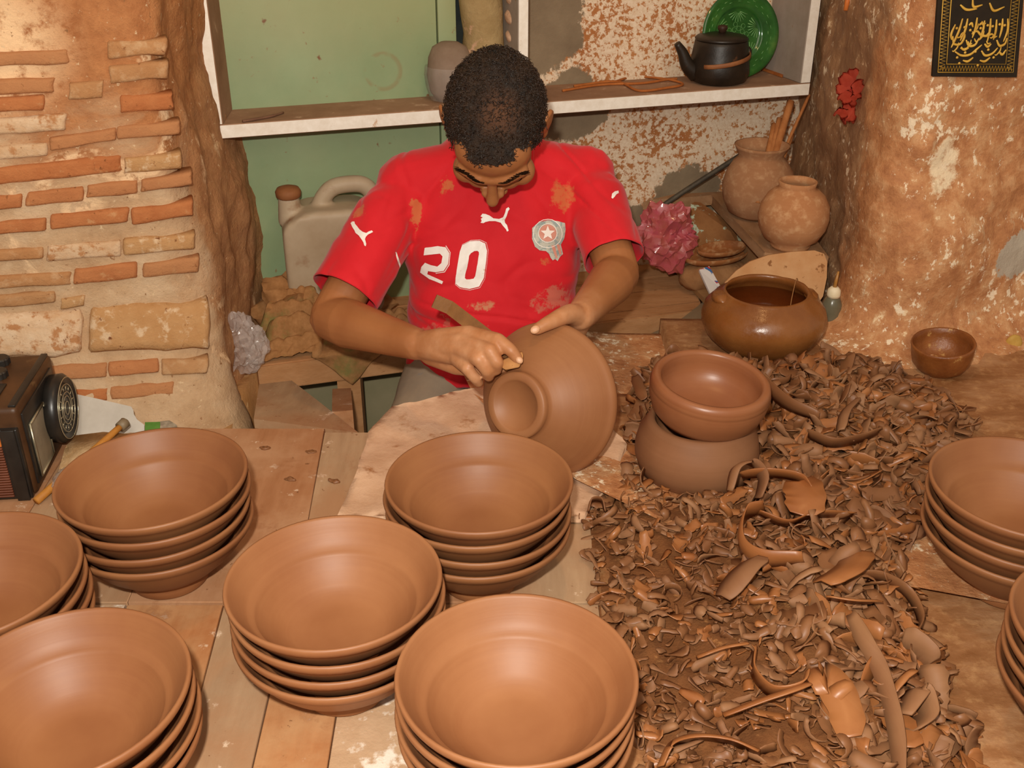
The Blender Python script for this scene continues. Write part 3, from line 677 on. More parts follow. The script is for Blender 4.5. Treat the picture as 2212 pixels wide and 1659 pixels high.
# ---- half-round board leaning behind the slip pot
hp = Vector((0.545, 1.966, 0.0)); hn = Vector((-0.1, -0.9, 0.3)).normalized()
hpts = [(1556, 650), (1566, 610), (1590, 585), (1620, 565), (1660, 551), (1710, 544), (1760, 541), (1780, 548), (1787, 566), (1786, 600), (1778, 640), (1760, 665), (1600, 665)]
hb_ = thing('half_round_board', 'pale half-round clay bat leaning behind the slip pot', 'board', onplane(1670, 665, hp, hn))
finish('bat', prism([onplane(x, y, hp, hn) - hb_.location for x, y in hpts], -hn * 0.014), simple('speckled_bat', '#b98658', '#cba074', 14, 0.85, 0.2, 0.3, 0.002, '#8b5c36', 40, 0.62, 0.66), hb_, False)

# ---- oval nested trays, packet, bottle
M_TRAY = m_clay('tray_clay', '#8a5028', '#a3693c', 0.7, 0.25, '#b58a60', False)
def oval_tray(c, rx, ry, h, rz, lab, tilt=0.25):
    bm = lathe([(0, 0.0), (0.82, 0.0), (0.97, 0.4), (1.0, 1.0), (0.95, 1.0), (0.90, 0.5), (0.78, 0.12), (0, 0.1)], 40)
    for v in bm.verts: v.co = Vector((v.co.x * rx, v.co.y * ry, v.co.z * h))
    o = finish('oval_tray', bm, M_TRAY); o.location = c; o.rotation_euler = (tilt, 0, rz); return tag(o, lab, 'tray', 'oval clay trays')
c0 = G(1545, 560, 0.022)
lb = bmesh.new(); ball(lb, (0, 0, 0), (0.085, 0.045, 0.036), 4); roughen(lb, 0.008, 26, 4)
for v in lb.verts: v.co.z = max(-0.0335, min(0.0335, v.co.z))
blk = finish('clay_lump', lb, simple('dried_clay_lump', '#8f6440', '#a87c54', 18, 0.95, 0.1, 0.5, 0.004), None, True, (c0.x, c0.y, BZ + 0.0345)); blk.rotation_euler = (0, 0, 0.35); tag(blk, 'flat dried clay lump under the oval trays', 'clay lump')
oval_tray(c0 + Vector((0, 0, 0.0)), 0.082, 0.034, 0.018, 0.35, 'lower of two nested oval clay trays near the jars', 0.2)
oval_tray(c0 + Vector((0.012, 0.004, 0.014)), 0.062, 0.025, 0.016, 0.35, 'upper smaller oval clay tray nested in the other tray', 0.2)
def m_packet():
    s = NT('printed_packet'); n = s.noise(30, 3, 0.5); c = s.ramp(n, [(0.36, '#e6e2e0'), (0.60, '#e6e2e0')])
    c = s.mix(s.ramp(s.noise(55, 2, 0.4), [(0.60, 0.0), (0.62, 1.0)]), c, '#c22630'); c = s.mix(s.ramp(s.noise(48, 2, 0.4, s.coord((1, 1.3, 1))), [(0.62, 0.0), (0.64, 1.0)]), c, '#3f6fa8')
    return s.done(c, 0.35, 0.5)
pk = thing('paper_packet', 'small white packet with red and blue print beside the trays', 'packet', G(1540, 610, 0.03))
finish('wrapper', prism([G(x, y, z) - pk.location for x, y, z in ((1510, 582, .052), (1532, 575, .052), (1560, 625, .028), (1538, 642, .028))], (0, 0, -0.006)), m_packet(), pk, False)
bt = thing('brush_bottle', 'small dirty glass bottle with white cap and brush stem', 'bottle', Vector((0.632, 1.93, 0.0)))
bt.location.z = earth_z(0.632, 1.93)
gm = NT('dirty_glass'); gm.b.inputs['Transmission Weight'].default_value = 0.5; M_GLASS = gm.done(gm.ramp(gm.noise(20), [(0.3, '#7d7a62'), (0.7, '#9a937a')]), 0.25, 0.5)
finish('glass', lathe([(0, 0), (0.017, 0), (0.019, 0.004), (0.019, 0.05), (0.014, 0.062), (0.010, 0.067), (0.0, 0.067)], 24), M_GLASS, bt)
finish('cap', lathe([(0, 0.065), (0.0125, 0.065), (0.0135, 0.07), (0.0125, 0.080), (0.007, 0.086), (0.0, 0.086)], 24), simple('cap_plastic', '#d8c49c', '#e8dcc0', 40, 0.5), bt)
finish('brush_stem', tube([(0, 0, 0.085), (0.001, 0, 0.10), (0.003, 0.001, 0.118)], [0.004, 0.0032, 0.002], 10), simple('stem_rust', '#8f5a26', '#b8843e', 40, 0.4, 0.5), bt)

# ---- iron rod leaning in the corner
rp = [T(1392, 472, 2.44), T(1480, 412, 2.44), T(1605, 332, 2.44), T(1640, 312, 2.44)]
tag(finish('iron_rod', tube(spline(rp, 20), 0.0062, 8), simple('blackened_iron', '#35302a', '#5b5244', 30, 0.6, 0.4, 0.3, 0.002, metal=0.3)), 'dark iron rod leaning against the back wall', 'rod')

# ---- crumpled bags and cloths
def crumple(name, c, r, mat, amp, sc, seed, lab=None, cat=None, sub=5, flat=None, R=None, ridge=True):
    bm = bmesh.new(); bmesh.ops.create_icosphere(bm, subdivisions=sub, radius=1.0)
    for v in bm.verts:
        d = v.co.normalized(); p = d * sc + Vector((seed * 3.1, seed, 0))
        n = (noise.ridged_multi_fractal(p, 0.9, 2.1, 4, 1.0, 2.0) - 1.0) if ridge else fbm(d + Vector((seed, 0, 0)), sc, 4)
        n2 = noise.noise(d * 1.7 + Vector((seed * 5, 0, 1)))
        v.co = d * (1 + amp * n * 0.6 + 0.22 * n2)
    for v in bm.verts: v.co = Vector((v.co.x * r[0], v.co.y * r[1], v.co.z * r[2]))
    if R is not None: bmesh.ops.transform(bm, matrix=R.to_4x4(), verts=bm.verts)
    if flat is not None:
        for v in bm.verts:
            if v.co.z + c[2] < flat: v.co.z = flat - c[2] + 0.0005
    o = finish(name, bm, mat, None, True, c)
    if lab: tag(o, lab, cat)
    return o
def facets(name, c, r, mat, jit, seed, lab, cat, sub=3, flat=None, fine=0.02, deg=28, lump=0.25):
    """crumpled film or stiff cloth: sharp random facets"""
    r_ = random.Random(seed); bm = bmesh.new(); bmesh.ops.create_icosphere(bm, subdivisions=sub, radius=1.0)
    for v in bm.verts:
        d = v.co.normalized(); v.co = d * (1 + r_.uniform(-jit, jit) + lump * noise.noise(d * 1.6 + Vector((seed, 0, 0)))) + Vector((r_.uniform(-1, 1), r_.uniform(-1, 1), r_.uniform(-1, 1))) * jit * 0.35
    subdiv(bm, 1, 1)
    for v in bm.verts: v.co += v.co.normalized() * r_.uniform(-fine, fine)
    for v in bm.verts:
        v.co = Vector((v.co.x * r[0], v.co.y * r[1], v.co.z * r[2]))
        if flat is not None and v.co.z + c[2] < flat: v.co.z = flat - c[2] + 0.0005
    o = finish(name, bm, mat, None, True, c); autosmooth(o, deg); return tag(o, lab, cat)
def m_plastic(nm, a, b, alpha, rough=0.22):
    s = NT(nm); n = s.noise(30, 6, 0.7); s.b.inputs['Alpha'].default_value = alpha; s.b.inputs['Coat Weight'].default_value = 0.6; s.b.inputs['Coat Roughness'].default_value = 0.08; s.bump(s.noise(45, 5, 0.7), 0.25, 0.004)
    return s.done(s.ramp(n, [(0.3, a), (0.7, b)]), rough, 0.6)
M_BAG = m_plastic('clear_plastic_film', '#c0b0a8', '#e0d4cc', 0.38, 0.14)
pb = G(525, 745, BZ + 0.03)
facets('plastic_bag', (pb.x + 0.008, 1.842, BZ + 0.054), (0.046, 0.040, 0.056), M_BAG, 0.11, 4, 'balled clear plastic bag on the bench by the brick pier', 'bag', 4, BZ, 0.02, 18, 0.35)
M_PINK = m_plastic('dusty_pink_plastic', '#a0503f', '#b5485a', 1.0, 0.45)
facets('pink_bag', tuple(T(1436, 512, 2.36)), (0.068, 0.040, 0.072), M_PINK, 0.13, 12, 'crumpled dusty pink plastic bag beside the potter\'s sleeve', 'bag', 4, BZ + 0.001, 0.03, 22, 0.45)
crumple('plastic_scrap', (-0.712, 1.30 + 0.04, 0.022), (0.030, 0.03, 0.022), M_BAG, 0.35, 2.6, 7.7, 'small crumpled clear plastic scrap between radio and bowls', 'bag', 4, 0.001).location = (-0.652, 1.333, 0.024)
crumple('plastic_scrap', tuple(G(1640, 560, -0.01) + Vector((0, 0, 0.015))), (0.026, 0.02, 0.022), m_plastic('grey_plastic', '#7a6c58', '#948468', 0.85), 0.35, 2.6, 1.7, 'grey crumpled plastic scrap at the end of the oval trays', 'bag', 4)
def m_cloth():
    s = NT('clay_stained_cloth'); n = s.noise(9, 7, 0.65); n2 = s.noise(60, 5, 0.7); c = s.ramp(n2, [(0.3, '#8d623a'), (0.7, '#ab7c50')])
    c = s.mix(s.math('MULTIPLY', s.ramp(n, [(0.55, 0.0), (0.66, 1.0)]), 0.8), c, '#6f7440'); s.bump(n2, 0.3, 0.002); return s.done(c, 0.95, 0.1)
M_CLOTH = m_cloth()
# cloth lying on the bench, folds, one corner hanging over the front rail
def cloth_heap():
    bm = bmesh.new(); N, M = 110, 80; g = []
    x0, x1, y0, y1 = -0.53, -0.19, -0.004, 0.26
    for i in range(N + 1):
        row = []
        for j in range(M + 1):
            s, t = i / N, j / M; x = x0 + (x1 - x0) * s; yy = y0 + (y1 - y0) * t
            e = 0.02 * fbm((x, yy, 4), 9, 3)
            # outline: wide on the left, tapering to the right
            lim = 1.0 - 0.55 * s
            yy2 = yy * lim + 0.014 + e * 0.6
            mound = 0.065 * math.exp(-((s - 0.28) / 0.22) ** 2) * math.sin(math.pi * min(1, t * 1.05)) ** 0.8 * (0.5 + t)
            fold = abs(noise.noise(Vector((x * 16 + 2 * noise.noise(Vector((x * 9, yy * 9, 2))), yy * 26, 3)))) * 0.050 + 0.020 * abs(noise.noise(Vector((x * 44, yy * 50, 1)))) + 0.006 * noise.noise(Vector((x * 90, yy * 90, 5)))
            edge = min(1.0, min(s, 1 - s) * 9, (1 - t) * 7 + 0.02)
            z = BZ + 0.002 + (mound + fold) * edge
            X, Yw = x + 0.02 * noise.noise(Vector((yy * 12, x * 5, 7))), bfront(x) + yy2
            hang = max(0.0, 1 - abs(s - 0.60) / 0.20)
            if t < 0.22 and hang > 0:
                q_ = (0.22 - t) / 0.22; Yw = bfront(x) - 0.006 - 0.006 * math.sin(x * 90) * q_ if q_ > 0.25 else Yw * (1 - q_ * 4 * .8) + (bfront(x) - 0.004) * q_ * 4 * .8
                z = BZ + 0.008 - max(0, q_ - 0.25) * 0.095 * hang + 0.004 * noise.noise(Vector((x * 40, t * 8, 0)))
            row.append(bm.verts.new((X, Yw, z)))
        g.append(row)
    for i in range(N):
        for j in range(M): bm.faces.new((g[i][j], g[i + 1][j], g[i + 1][j + 1], g[i][j + 1]))
    return bm
co = finish('cleaning_cloth', cloth_heap(), M_CLOTH); tag(co, 'crumpled clay-stained greenish cloth hanging over the bench edge', 'cloth')
sm = co.modifiers.new('s', 'SOLIDIFY'); sm.thickness = 0.002; sm.offset = 1
facets('sacking', (-0.455, 2.03, BZ + 0.050), (0.070, 0.055, 0.066), M_CLOTH, 0.20, 9, 'stiff brown sacking bundled against the green door', 'cloth', 3, BZ + 0.002, 0.05, 40, 0.55)
facets('sacking', (-0.345, 2.06, BZ + 0.040), (0.075, 0.052, 0.052), M_CLOTH, 0.20, 5, 'rumpled brown sacking heap in front of the jerrycan', 'cloth', 3, BZ + 0.002, 0.05, 40, 0.55)

# ---- jerrycan
JX = -0.375
jc = thing('jerrycan', 'dirty translucent plastic jerrycan against the green door', 'jerrycan', Vector((JX, back_y(JX) - 0.115, BZ)), math.atan(0.22))
M_JER = simple('dirty_jerrycan_plastic', '#a08a6e', '#b8a68c', 7, 0.55, 0.35, 0.15, 0.002, '#8a6242', 12, 0.58, 0.72)
bm = bmesh.new()
prof = [(-0.098, 0.0), (-0.098, 0.215), (-0.088, 0.235), (-0.062, 0.248), (-0.040, 0.256), (0.052, 0.256), (0.078, 0.246), (0.098, 0.225), (0.098, 0.0)]
prism([(x, -0.06, z) for x, z in prof], (0, 0.12, 0), bm); bmesh.ops.bevel(bm, geom=bm.edges[:], offset=0.014, segments=3, affect='EDGES', profile=0.6)
# handle bridge and spout
tube(spline([(-0.022, 0, 0.245), (-0.008, 0, 0.270), (0.012, 0, 0.288), (0.045, 0, 0.293), (0.074, 0, 0.289), (0.090, 0, 0.268), (0.092, 0, 0.225)], 24), [0.0175] * 25, 16, bm)
tube([(-0.078, 0, 0.22), (-0.078, 0, 0.268), (-0.078, 0, 0.276)], [0.026, 0.022, 0.021], 24, bm)
jm = union(bm, 0.0035, 8); finish('body', jm, M_JER, jc)
finish('cap', lathe([(0, 0.272), (0.020, 0.272), (0.025, 0.276), (0.026, 0.286), (0.022, 0.293), (0.010, 0.297), (0, 0.297)], 28, None, Matrix.Translation((-0.078, 0, 0))), simple('jerrycan_cap', '#7d4a26', '#93603a', 20, 0.7), jc)

# ---- radio
RX, RY = -0.712, 1.333
ra = thing('radio', 'old dark portable radio with brown slatted speaker grille', 'radio', Vector((RX, RY, 0.0015)), math.radians(6))
M_RB = simple('radio_bakelite', '#3a2414', '#5a3a20', 14, 0.45, 0.4, 0.2, 0.001, '#8a6a44', 20, 0.60, 0.75)
M_RK = simple('radio_black', '#1b1917', '#2a2622', 30, 0.35, 0.5, 0.1, 0.001)
M_RG = simple('radio_grille', '#5c2e1a', '#74402a', 30, 0.5, 0.3); M_RO = simple('radio_orange', '#c2662a', '#d57a38', 20, 0.5, 0.3)
M_RC = simple('radio_chrome', '#a59a80', '#c8bea0', 20, 0.25, 0.5, metal=0.7); M_RD = simple('dial_plate', '#7d7260', '#9a8e76', 20, 0.35, 0.4)
finish('case', box((-0.13, 0.09, 0.075), (0.26, 0.18, 0.15), None, None, 0.009, 3), M_RB, ra)
finish('front_frame', box((-0.13, -0.003, 0.060), (0.252, 0.010, 0.118), None, None, 0.002), M_RK, ra)
for k in range(20): finish('grille_slat', box((-0.140, -0.009, 0.008 + k * 0.0043), (0.222, 0.004, 0.0030), None, None, 0.0008, 1), M_RG, ra)
finish('orange_strip', box((-0.140, -0.0085, 0.105), (0.222, 0.004, 0.024), None, None, 0.001), M_RO, ra)
finish('corner_strip', box((-0.016, -0.009, 0.060), (0.018, 0.006, 0.120), None, None, 0.001), M_RK, ra)
finish('side_panel', box((0.001, 0.085, 0.075), (0.004, 0.150, 0.120), None, None, 0.001), M_RK, ra)
finish('dial_plate', box((0.003, 0.055, 0.066), (0.004, 0.060, 0.088), None, None, 0.001), M_RD, ra)
for zz in (0.022, 0.110): finish('dial_trim', box((0.005, 0.055, zz), (0.003, 0.066, 0.003)), M_RC, ra)
for yy in (0.022, 0.088): finish('dial_trim', box((0.005, yy, 0.066), (0.003, 0.003, 0.091)), M_RC, ra)
RYM = Matrix.Translation((0.004, 0.132, 0.076)) @ Matrix.Rotation(math.pi / 2, 4, 'Y') @ Matrix.Scale(1.15, 4)
di = finish('tuning_dial', lathe([(0, 0), (0.047, 0.0), (0.048, 0.012), (0.044, 0.017), (0.041, 0.0185), (0.039, 0.016), (0, 0.016)], 48, None, RYM), M_RK, ra)
for r_ in (0.0425, 0.033, 0.022, 0.0165, 0.009):
    b2 = bmesh.new(); tube([(r_ * math.cos(a * math.pi / 24), r_ * math.sin(a * math.pi / 24), 0.0172 if r_ < .04 else 0.0185) for a in range(49)], 0.0007, 6, b2); bmesh.ops.transform(b2, matrix=RYM, verts=b2.verts); finish('dial_ring', b2, M_RC, di)
b2 = bmesh.new()
for a in range(16):
    an = a * math.pi / 8; tube([(0.025 * math.cos(an), 0.025 * math.sin(an), 0.017), (0.030 * math.cos(an), 0.030 * math.sin(an), 0.017)], 0.0007, 5, b2)
bmesh.ops.transform(b2, matrix=RYM, verts=b2.verts); finish('dial_ticks', b2, M_RC, di)
for (px_, py_) in ((26, 781), (14, 810)):
    kp = G(px_, py_, 0.152) - ra.location
    bm = lathe([(0, 0), (0.015, 0), (0.015, 0.009), (0.013, 0.011), (0, 0.011)], 40)
    for v in bm.verts:
        rr = math.hypot(v.co.x, v.co.y)
        if rr > 0.0145: v.co.x *= 1 + 0.05 * (1 if int(math.atan2(v.co.y, v.co.x) / (2 * math.pi) * 40 + 80) % 2 else -1); v.co.y *= 1
    finish('knob', bm, M_RK, ra, False, kp)
finish('cassette_window', box((-0.075, 0.045, 0.1515), (0.080, 0.062, 0.003), None, None, 0.001), M_RK, ra)
finish('top_trim', box((-0.008, 0.09, 0.1505), (0.010, 0.17, 0.004), None, None, 0.001), M_RK, ra)

# ---- stone block under/behind radio, marble shard, green packet, stick
M_STONE = simple('pale_stone', '#b98e5c', '#dfc095', 22, 0.8, 0.25, 0.5, 0.004, '#a8683a', 30, 0.60, 0.66)
stb = thing('stone_slab', 'pale flat stone slab behind the radio', 'stone', G(190, 985, 0.0))
sp_ = [G(120, 1030, 0.02), G(140, 960, 0.03), G(160, 938, 0.03), G(225, 930, 0.03), G(300, 934, 0.03), G(330, 960, 0.02), G(280, 1010, 0.02)]
bm = prism([p - stb.location for p in sp_], (0, 0, -0.02)); [setattr(v.co, 'z', max(v.co.z, 0.0015)) for v in bm.verts]; bmesh.ops.bevel(bm, geom=bm.edges[:], offset=0.004, segments=2, affect='EDGES'); finish('slab', bm, M_STONE, stb)
ms = thing('marble_shard', 'broken white marble tile leaning at the foot of the pier', 'tile', G(210, 935, 0.0))
mp_, mn = Vector((-0.75, 1.505, 0.03)), Vector((0.25, -0.72, 0.55)).normalized()
finish('tile', prism([onplane(x, y, mp_, mn) - ms.location for x, y in ((110, 940), (112, 846), (140, 846), (205, 860), (283, 878), (288, 886), (289, 894), (296, 906), (312, 918), (312, 942))], -mn * 0.010), simple('white_marble', '#9a8f80', '#b5ab9d', 10, 0.22, 0.5, 0.03, 0.001), ms, False)
gp = thing('foil_packet', 'small green and silver foil packet beside the marble shard', 'packet', G(345, 925, 0.0))
fz = 0.012
finish('wrapper', prism([G(x, y, fz) - gp.location for x, y in ((313, 930), (313, 912), (346, 911), (368, 909), (368, 928))], (0, 0, -0.010)), simple('green_print', '#3f7d2f', '#5b9a42', 30, 0.35, 0.5), gp, False)
finish('foil_end', prism([G(x, y, fz + .002) - gp.location for x, y in ((346, 928), (346, 910), (366, 908), (382, 918), (382, 928))], (0, 0, -0.010)), simple('silver_foil', '#6f6a5c', '#c9c6b6', 60, 0.3, 0.5, metal=0.4), gp, False)
sk = thing('paint_brush_stick', 'wooden stick with dark knobbed end behind the left stack of bowls', 'stick', G(75, 1085, 0.004))
sa, sb_ = G(78, 1083, 0.006), G(262, 920, 0.036)
finish('shaft', tube([(sa.lerp(sb_, k / 8)) - sk.location for k in range(9)], [0.0062 - 0.0001 * k for k in range(9)], 12), simple('honey_wood', '#a66a24', '#c08238', 30, 0.6, 0.35), sk)
dd = (sb_ - sa).normalized(); finish('knob', tube([sb_ - dd * .004 - sk.location, sb_ + dd * 0.010 - sk.location, sb_ + dd * 0.013 - sk.location], [0.0085, 0.009, 0.005], 12), simple('dull_metal', '#6a5a44', '#847258', 30, 0.5, 0.4), sk)

# ---- clay-crusted slab the bowl is turned on
def crust_slab():
    poly = [(-0.245, 1.262), (-0.232, 1.50), (-0.205, 1.575), (-0.05, 1.645), (0.105, 1.63), (0.185, 1.47), (0.15, 1.36), (0.105, 1.262)]
    bm = prism([(x, y, 0.0) for x, y in poly], (0, 0, 0.018)); top = [f for f in bm.faces if all(v.co.z > .01 for v in f.verts)]
    bmesh.ops.triangulate(bm, faces=bm.faces); 
    for _ in range(5): bmesh.ops.subdivide_edges(bm, edges=[e for e in bm.edges if e.calc_length() > 0.018], cuts=1); bmesh.ops.triangulate(bm, faces=bm.faces)
    for v in bm.verts:
        if v.co.z > 0.01:
            v.co.z = 0.012 + 0.010 * fbm(v.co, 9, 4) + 0.012 * max(0, (v.co.y - 1.45) / 0.2)
            v.co.z = max(v.co.z, 0.004)
        else: v.co.z = 0.0016
        v.co.x += 0.008 * noise.noise(v.co * 14); v.co.y += 0.006 * noise.noise(v.co * 17 + Vector((5, 0, 0)))
    return bm
M_CRUST = simple('dried_slip_crust', '#c49a78', '#d8b292', 14, 0.85, 0.2, 0.5, 0.004, '#a06a3e', 18, 0.58, 0.70)
tag(finish('slip_crusted_slab', crust_slab(), M_CRUST), 'pale slab crusted with dried slip under the held bowl', 'slab')

# ---- kettle and plate on the shelf
M_KET = simple('sooty_enamel', '#1c1610', '#30261c', 16, 0.42, 0.4, 0.3, 0.002, '#5f3c24', 26, 0.62, 0.70)
KP = onplane(1558, 185, (0.5, sfront(0.43) + 0.05, 0), (WBS, -1, 0))
kx = KP.x; ky = sfront(kx) + 0.072
ke = thing('kettle', 'sooty black teapot with short spout on the white shelf', 'kettle', Vector((kx, ky, SH_Z1)), math.radians(14))
finish('body', lathe([(0, 0), (0.048, 0.0), (0.060, 0.006), (0.066, 0.022), (0.0645, 0.040), (0.061, 0.060), (0.058, 0.080), (0.0565, 0.088), (0.054, 0.090), (0.0, 0.0905)], 48), M_KET, ke)
lid = finish('lid', lathe([(0.0, 0.090), (0.056, 0.090), (0.0575, 0.093), (0.053, 0.097), (0.03, 0.102), (0.010, 0.104), (0, 0.104)], 48), M_KET, ke)
finish('lid_knob', lathe([(0, 0.103), (0.007, 0.103), (0.008, 0.108), (0.011, 0.113), (0.010, 0.118), (0.004, 0.120), (0, 0.120)], 24), simple('knob_bakelite', '#2a1c14', '#40291c', 20, 0.5), lid)
finish('spout', tube(spline([(-0.052, 0, 0.020), (-0.075, 0, 0.040), (-0.088, 0, 0.066), (-0.102, 0, 0.086)], 14), [0.019 - 0.00085 * k for k in range(15)], 18), M_KET, ke)
hpts = [(0.060 * math.sin(math.radians(a)) * 1.0, -0.0655 * math.cos(math.radians(a)), 0.047 + 0.0) for a in range(-55, 96, 10)]
hb2 = bmesh.new()
tube([(x * 1.06, y * 1.02, 0.050 + 0.012 * (x / 0.066)) for x, y, z in hpts], 0.005, 8, hb2, 0.35, True, (0, -1, 0)); finish('folded_handle', hb2, simple('rusty_strap', '#7d4a2a', '#99633a', 30, 0.6, 0.35), ke)
eb2 = bmesh.new(); ball(eb2, (0.062, -0.005, 0.062), (0.008, 0.012, 0.012), 2); finish('hinge', eb2, M_KET, ke)
s = NT('green_glaze'); n1 = s.noise(16, 5, 0.6); 
M_GLAZE = s.done(s.ramp(n1, [(0.3, '#16401a'), (0.6, '#2f6428'), (0.8, '#5f8238')]), 0.12, 0.6)
PLc = onplane(1597, 75, (0.52, back_y(0.52) - 0.055, 0), (WBS, -1, 0.0))
pl = thing('green_plate', 'round green glazed plate leaning behind the black teapot', 'plate')
fwd = Vector((WBS, -1, 0.22)).normalized(); qp = fwd.to_track_quat('Z', 'Y'); pl.rotation_mode = 'QUATERNION'; pl.rotation_quaternion = qp
PR = 0.0920
PLc = Vector((PLc.x, back_y(PLc.x) - 0.045, SH_Z1 + PR * 0.985 + 0.0005)); pl.location = PLc
pbody = finish('dish', lathe([(0, -0.010), (0.05, -0.010), (0.056, -0.004), (0.080, 0.006), (PR, 0.010), (PR, 0.0125), (0.081, 0.0105), (0.060, 0.0025), (0.0585, 0.0035), (0.056, -0.001), (0.05, -0.004), (0, -0.005)], 64), M_GLAZE, pl)
M_GLZ2 = simple('green_glaze_relief', '#4f8a48', '#7fae6a', 30, 0.2, 0.5)
def plate_marks():
    b2 = bmesh.new()
    for fan in range(5):
        a = fan * 2 * math.pi / 5 + 0.3; c = Vector((0.050 * math.cos(a), 0.050 * math.sin(a), 0))
        for k in range(-4, 5):
            d = a + math.pi + k * 0.30; tube([(c.x + 0.005 * math.cos(d), c.y + 0.005 * math.sin(d), -0.0028), (c.x + 0.024 * math.cos(d), c.y + 0.024 * math.sin(d), -0.0032)], [0.0006, 0.0013], 5, b2)
    for k in range(14):
        a = k * 2 * math.pi / 14; rr = 0.013 if k % 2 else 0.022
        tube([(0.2 * 0 + rr * math.cos(a) + 0.005 * math.cos(t * math.pi / 5), rr * math.sin(a) + 0.005 * math.sin(t * math.pi / 5), -0.0042) for t in range(11)], 0.0006, 5, b2)
    for k in range(40):
        a = k * 2 * math.pi / 40; rr = 0.069 + 0.006 * (k % 2); z = 0.0064 + (rr - 0.069) * 0.4
        tube([(rr * math.cos(a - .05), rr * math.sin(a - .05), z), (rr * math.cos(a + .05), rr * math.sin(a + .05), z)], 0.0007, 5, b2)
    return b2
finish('relief_pattern', plate_marks(), M_GLZ2, pl)
M_CORD = simple('orange_cord', '#9a5526', '#b86f38', 40, 0.8, 0.2)
def cord(pts, lab, r=0.0028):
    P = [G(x, y, SH_Z1 + r + 0.0006 * (i % 2)) for i, (x, y) in enumerate(pts)]
    tag(finish('thin_rope', tube(spline(P, 60), r, 7), M_CORD), lab, 'cord', 'cords on the shelf')
cord([(1215, 196), (1300, 183), (1385, 180), (1440, 172), (1462, 170)], 'long orange cord lying along the shelf left of the teapot')
cord([(1240, 186), (1330, 176), (1380, 196), (1440, 190), (1475, 182), (1440, 171), (1370, 166), (1330, 176)], 'looped orange cord on the shelf left of the teapot')
tag(finish('clay_twig', tube(spline([G(x, y, SH_Z1 + 0.003) for x, y in ((524, 262), (560, 256), (590, 250), (612, 243))], 16), [0.0028] * 12 + [0.002] * 5, 6), simple('dark_twig', '#6a4a38', '#7d5a44', 30)), 'thin dark twig lying at the left end of the white shelf', 'twig')
for (x0, y0, x1, y1) in ((1640, 150, 1690, 168), (1672, 148, 1722, 160)):
    tag(finish('clay_strip', prism([G(x0, y0, SH_Z1 + .001), G(x1, y1, SH_Z1 + .001), G(x1 + 6, y1 - 8, SH_Z1 + .001), G(x0 + 6, y0 - 6, SH_Z1 + .001)], (0, 0, 0.005)), M_CORD, None, False), 'short clay strip on the shelf right of the teapot, %s one' % ('left' if x0 < 1660 else 'right'), 'strip', 'strips on the shelf')
# jar wrapped in film behind the potter's head
jw = thing('wrapped_jar', 'dusty jar half wrapped in film behind the potter\'s head', 'jar', Vector((-0.126, 2.205, SH_Z1)))
finish('body', roughen(lathe([(0, 0), (0.03, 0), (0.042, 0.02), (0.047, 0.05), (0.044, 0.085), (0.034, 0.105), (0.018, 0.114), (0, 0.116)], 36), 0.002, 20, 3), simple('dull_mauve_clay', '#7f6a58', '#94806e', 14, 0.8, 0.2), jw)
fo = finish('film', roughen(lathe([(0.044, 0.004), (0.050, 0.03), (0.052, 0.05), (0.049, 0.07)], 60), 0.003, 60, 4), m_plastic('cling_film', '#b3a89c', '#d2c8be', 0.25, 0.15), jw)

# ---- flower and calligraphy on the right pier
dgw = bpy.context.evaluated_depsgraph_get(); dgw.update()
bvh_wr = BVHTree.FromObject(wr, dgw)
def on_right(x, y):
    h = bvh_wr.ray_cast(CAM, ray(x, y).normalized()); return (h[0], h[1]) if h[0] else (T(x, y, 2.1), Vector((0, -1, 0)))
flp, fln = on_right(1845, 200)
if fln.dot(CAM - flp) < 0: fln = -fln
fw = thing('fabric_flower', 'red artificial flower pinned to the right wall', 'flower', flp)
M_RED = simple('red_petal', '#cc4632', '#de6a50', 30, 0.6, 0.3, 0.2, 0.001)
def petal(L, Wd, cup):
    bm = bmesh.new(); g = []
    for i in range(9):
        row = []
        for j in range(7):
            s_, t_ = i / 8, j / 6 - 0.5; wdt = Wd * math.sin(math.pi * min(1, 0.18 + 0.72 * s_)) ** 0.7
            row.append(bm.verts.new((t_ * wdt, L * s_, cup * (s_ ** 2) - cup * 2.2 * (t_ ** 2) * s_ + 0.002 * math.sin(t_ * 16 + s_ * 6))))
        g.append(row)
    for i in range(8):
        for j in range(6): bm.faces.new((g[i][j], g[i + 1][j], g[i + 1][j + 1], g[i][j + 1]))
    bmesh.ops.solidify(bm, geom=bm.faces[:], thickness=0.0008); return bm
qf = Vector((-0.45, -0.75, 0.35)).normalized().to_track_quat('Z', 'Y')
r3 = random.Random(3)
for k, (ang, L, tx, tz) in enumerate(((0.2, .034, 0, .012), (1.0, .036, .0, .008), (1.9, .030, -.002, .006), (2.7, .038, 0, -.002), (3.3, .046, 0, -.02), (3.6, .044, 0, -.034), (4.3, .032, 0, -.012), (5.2, .030, 0, .0), (3.0, .034, -.004, -.036))):
    o = finish('petal', petal(L * 1.05, 0.030, 0.012 + 0.01 * r3.random()), M_RED, fw); o.rotation_mode = 'QUATERNION'
    o.rotation_quaternion = qf @ Matrix.Rotation(ang, 3, 'Z').to_quaternion() @ Matrix.Rotation(r3.uniform(.2, .7), 3, 'X').to_quaternion()
    o.location = qf @ Vector((tx, tz, 0.010 + 0.002 * k))
ctr = bmesh.new(); ball(ctr, qf @ Vector((0, 0, 0.008)), (0.010, 0.010, 0.012), 2); finish('centre', ctr, simple('red_dark', '#8a2418', '#a02e20', 30), fw)

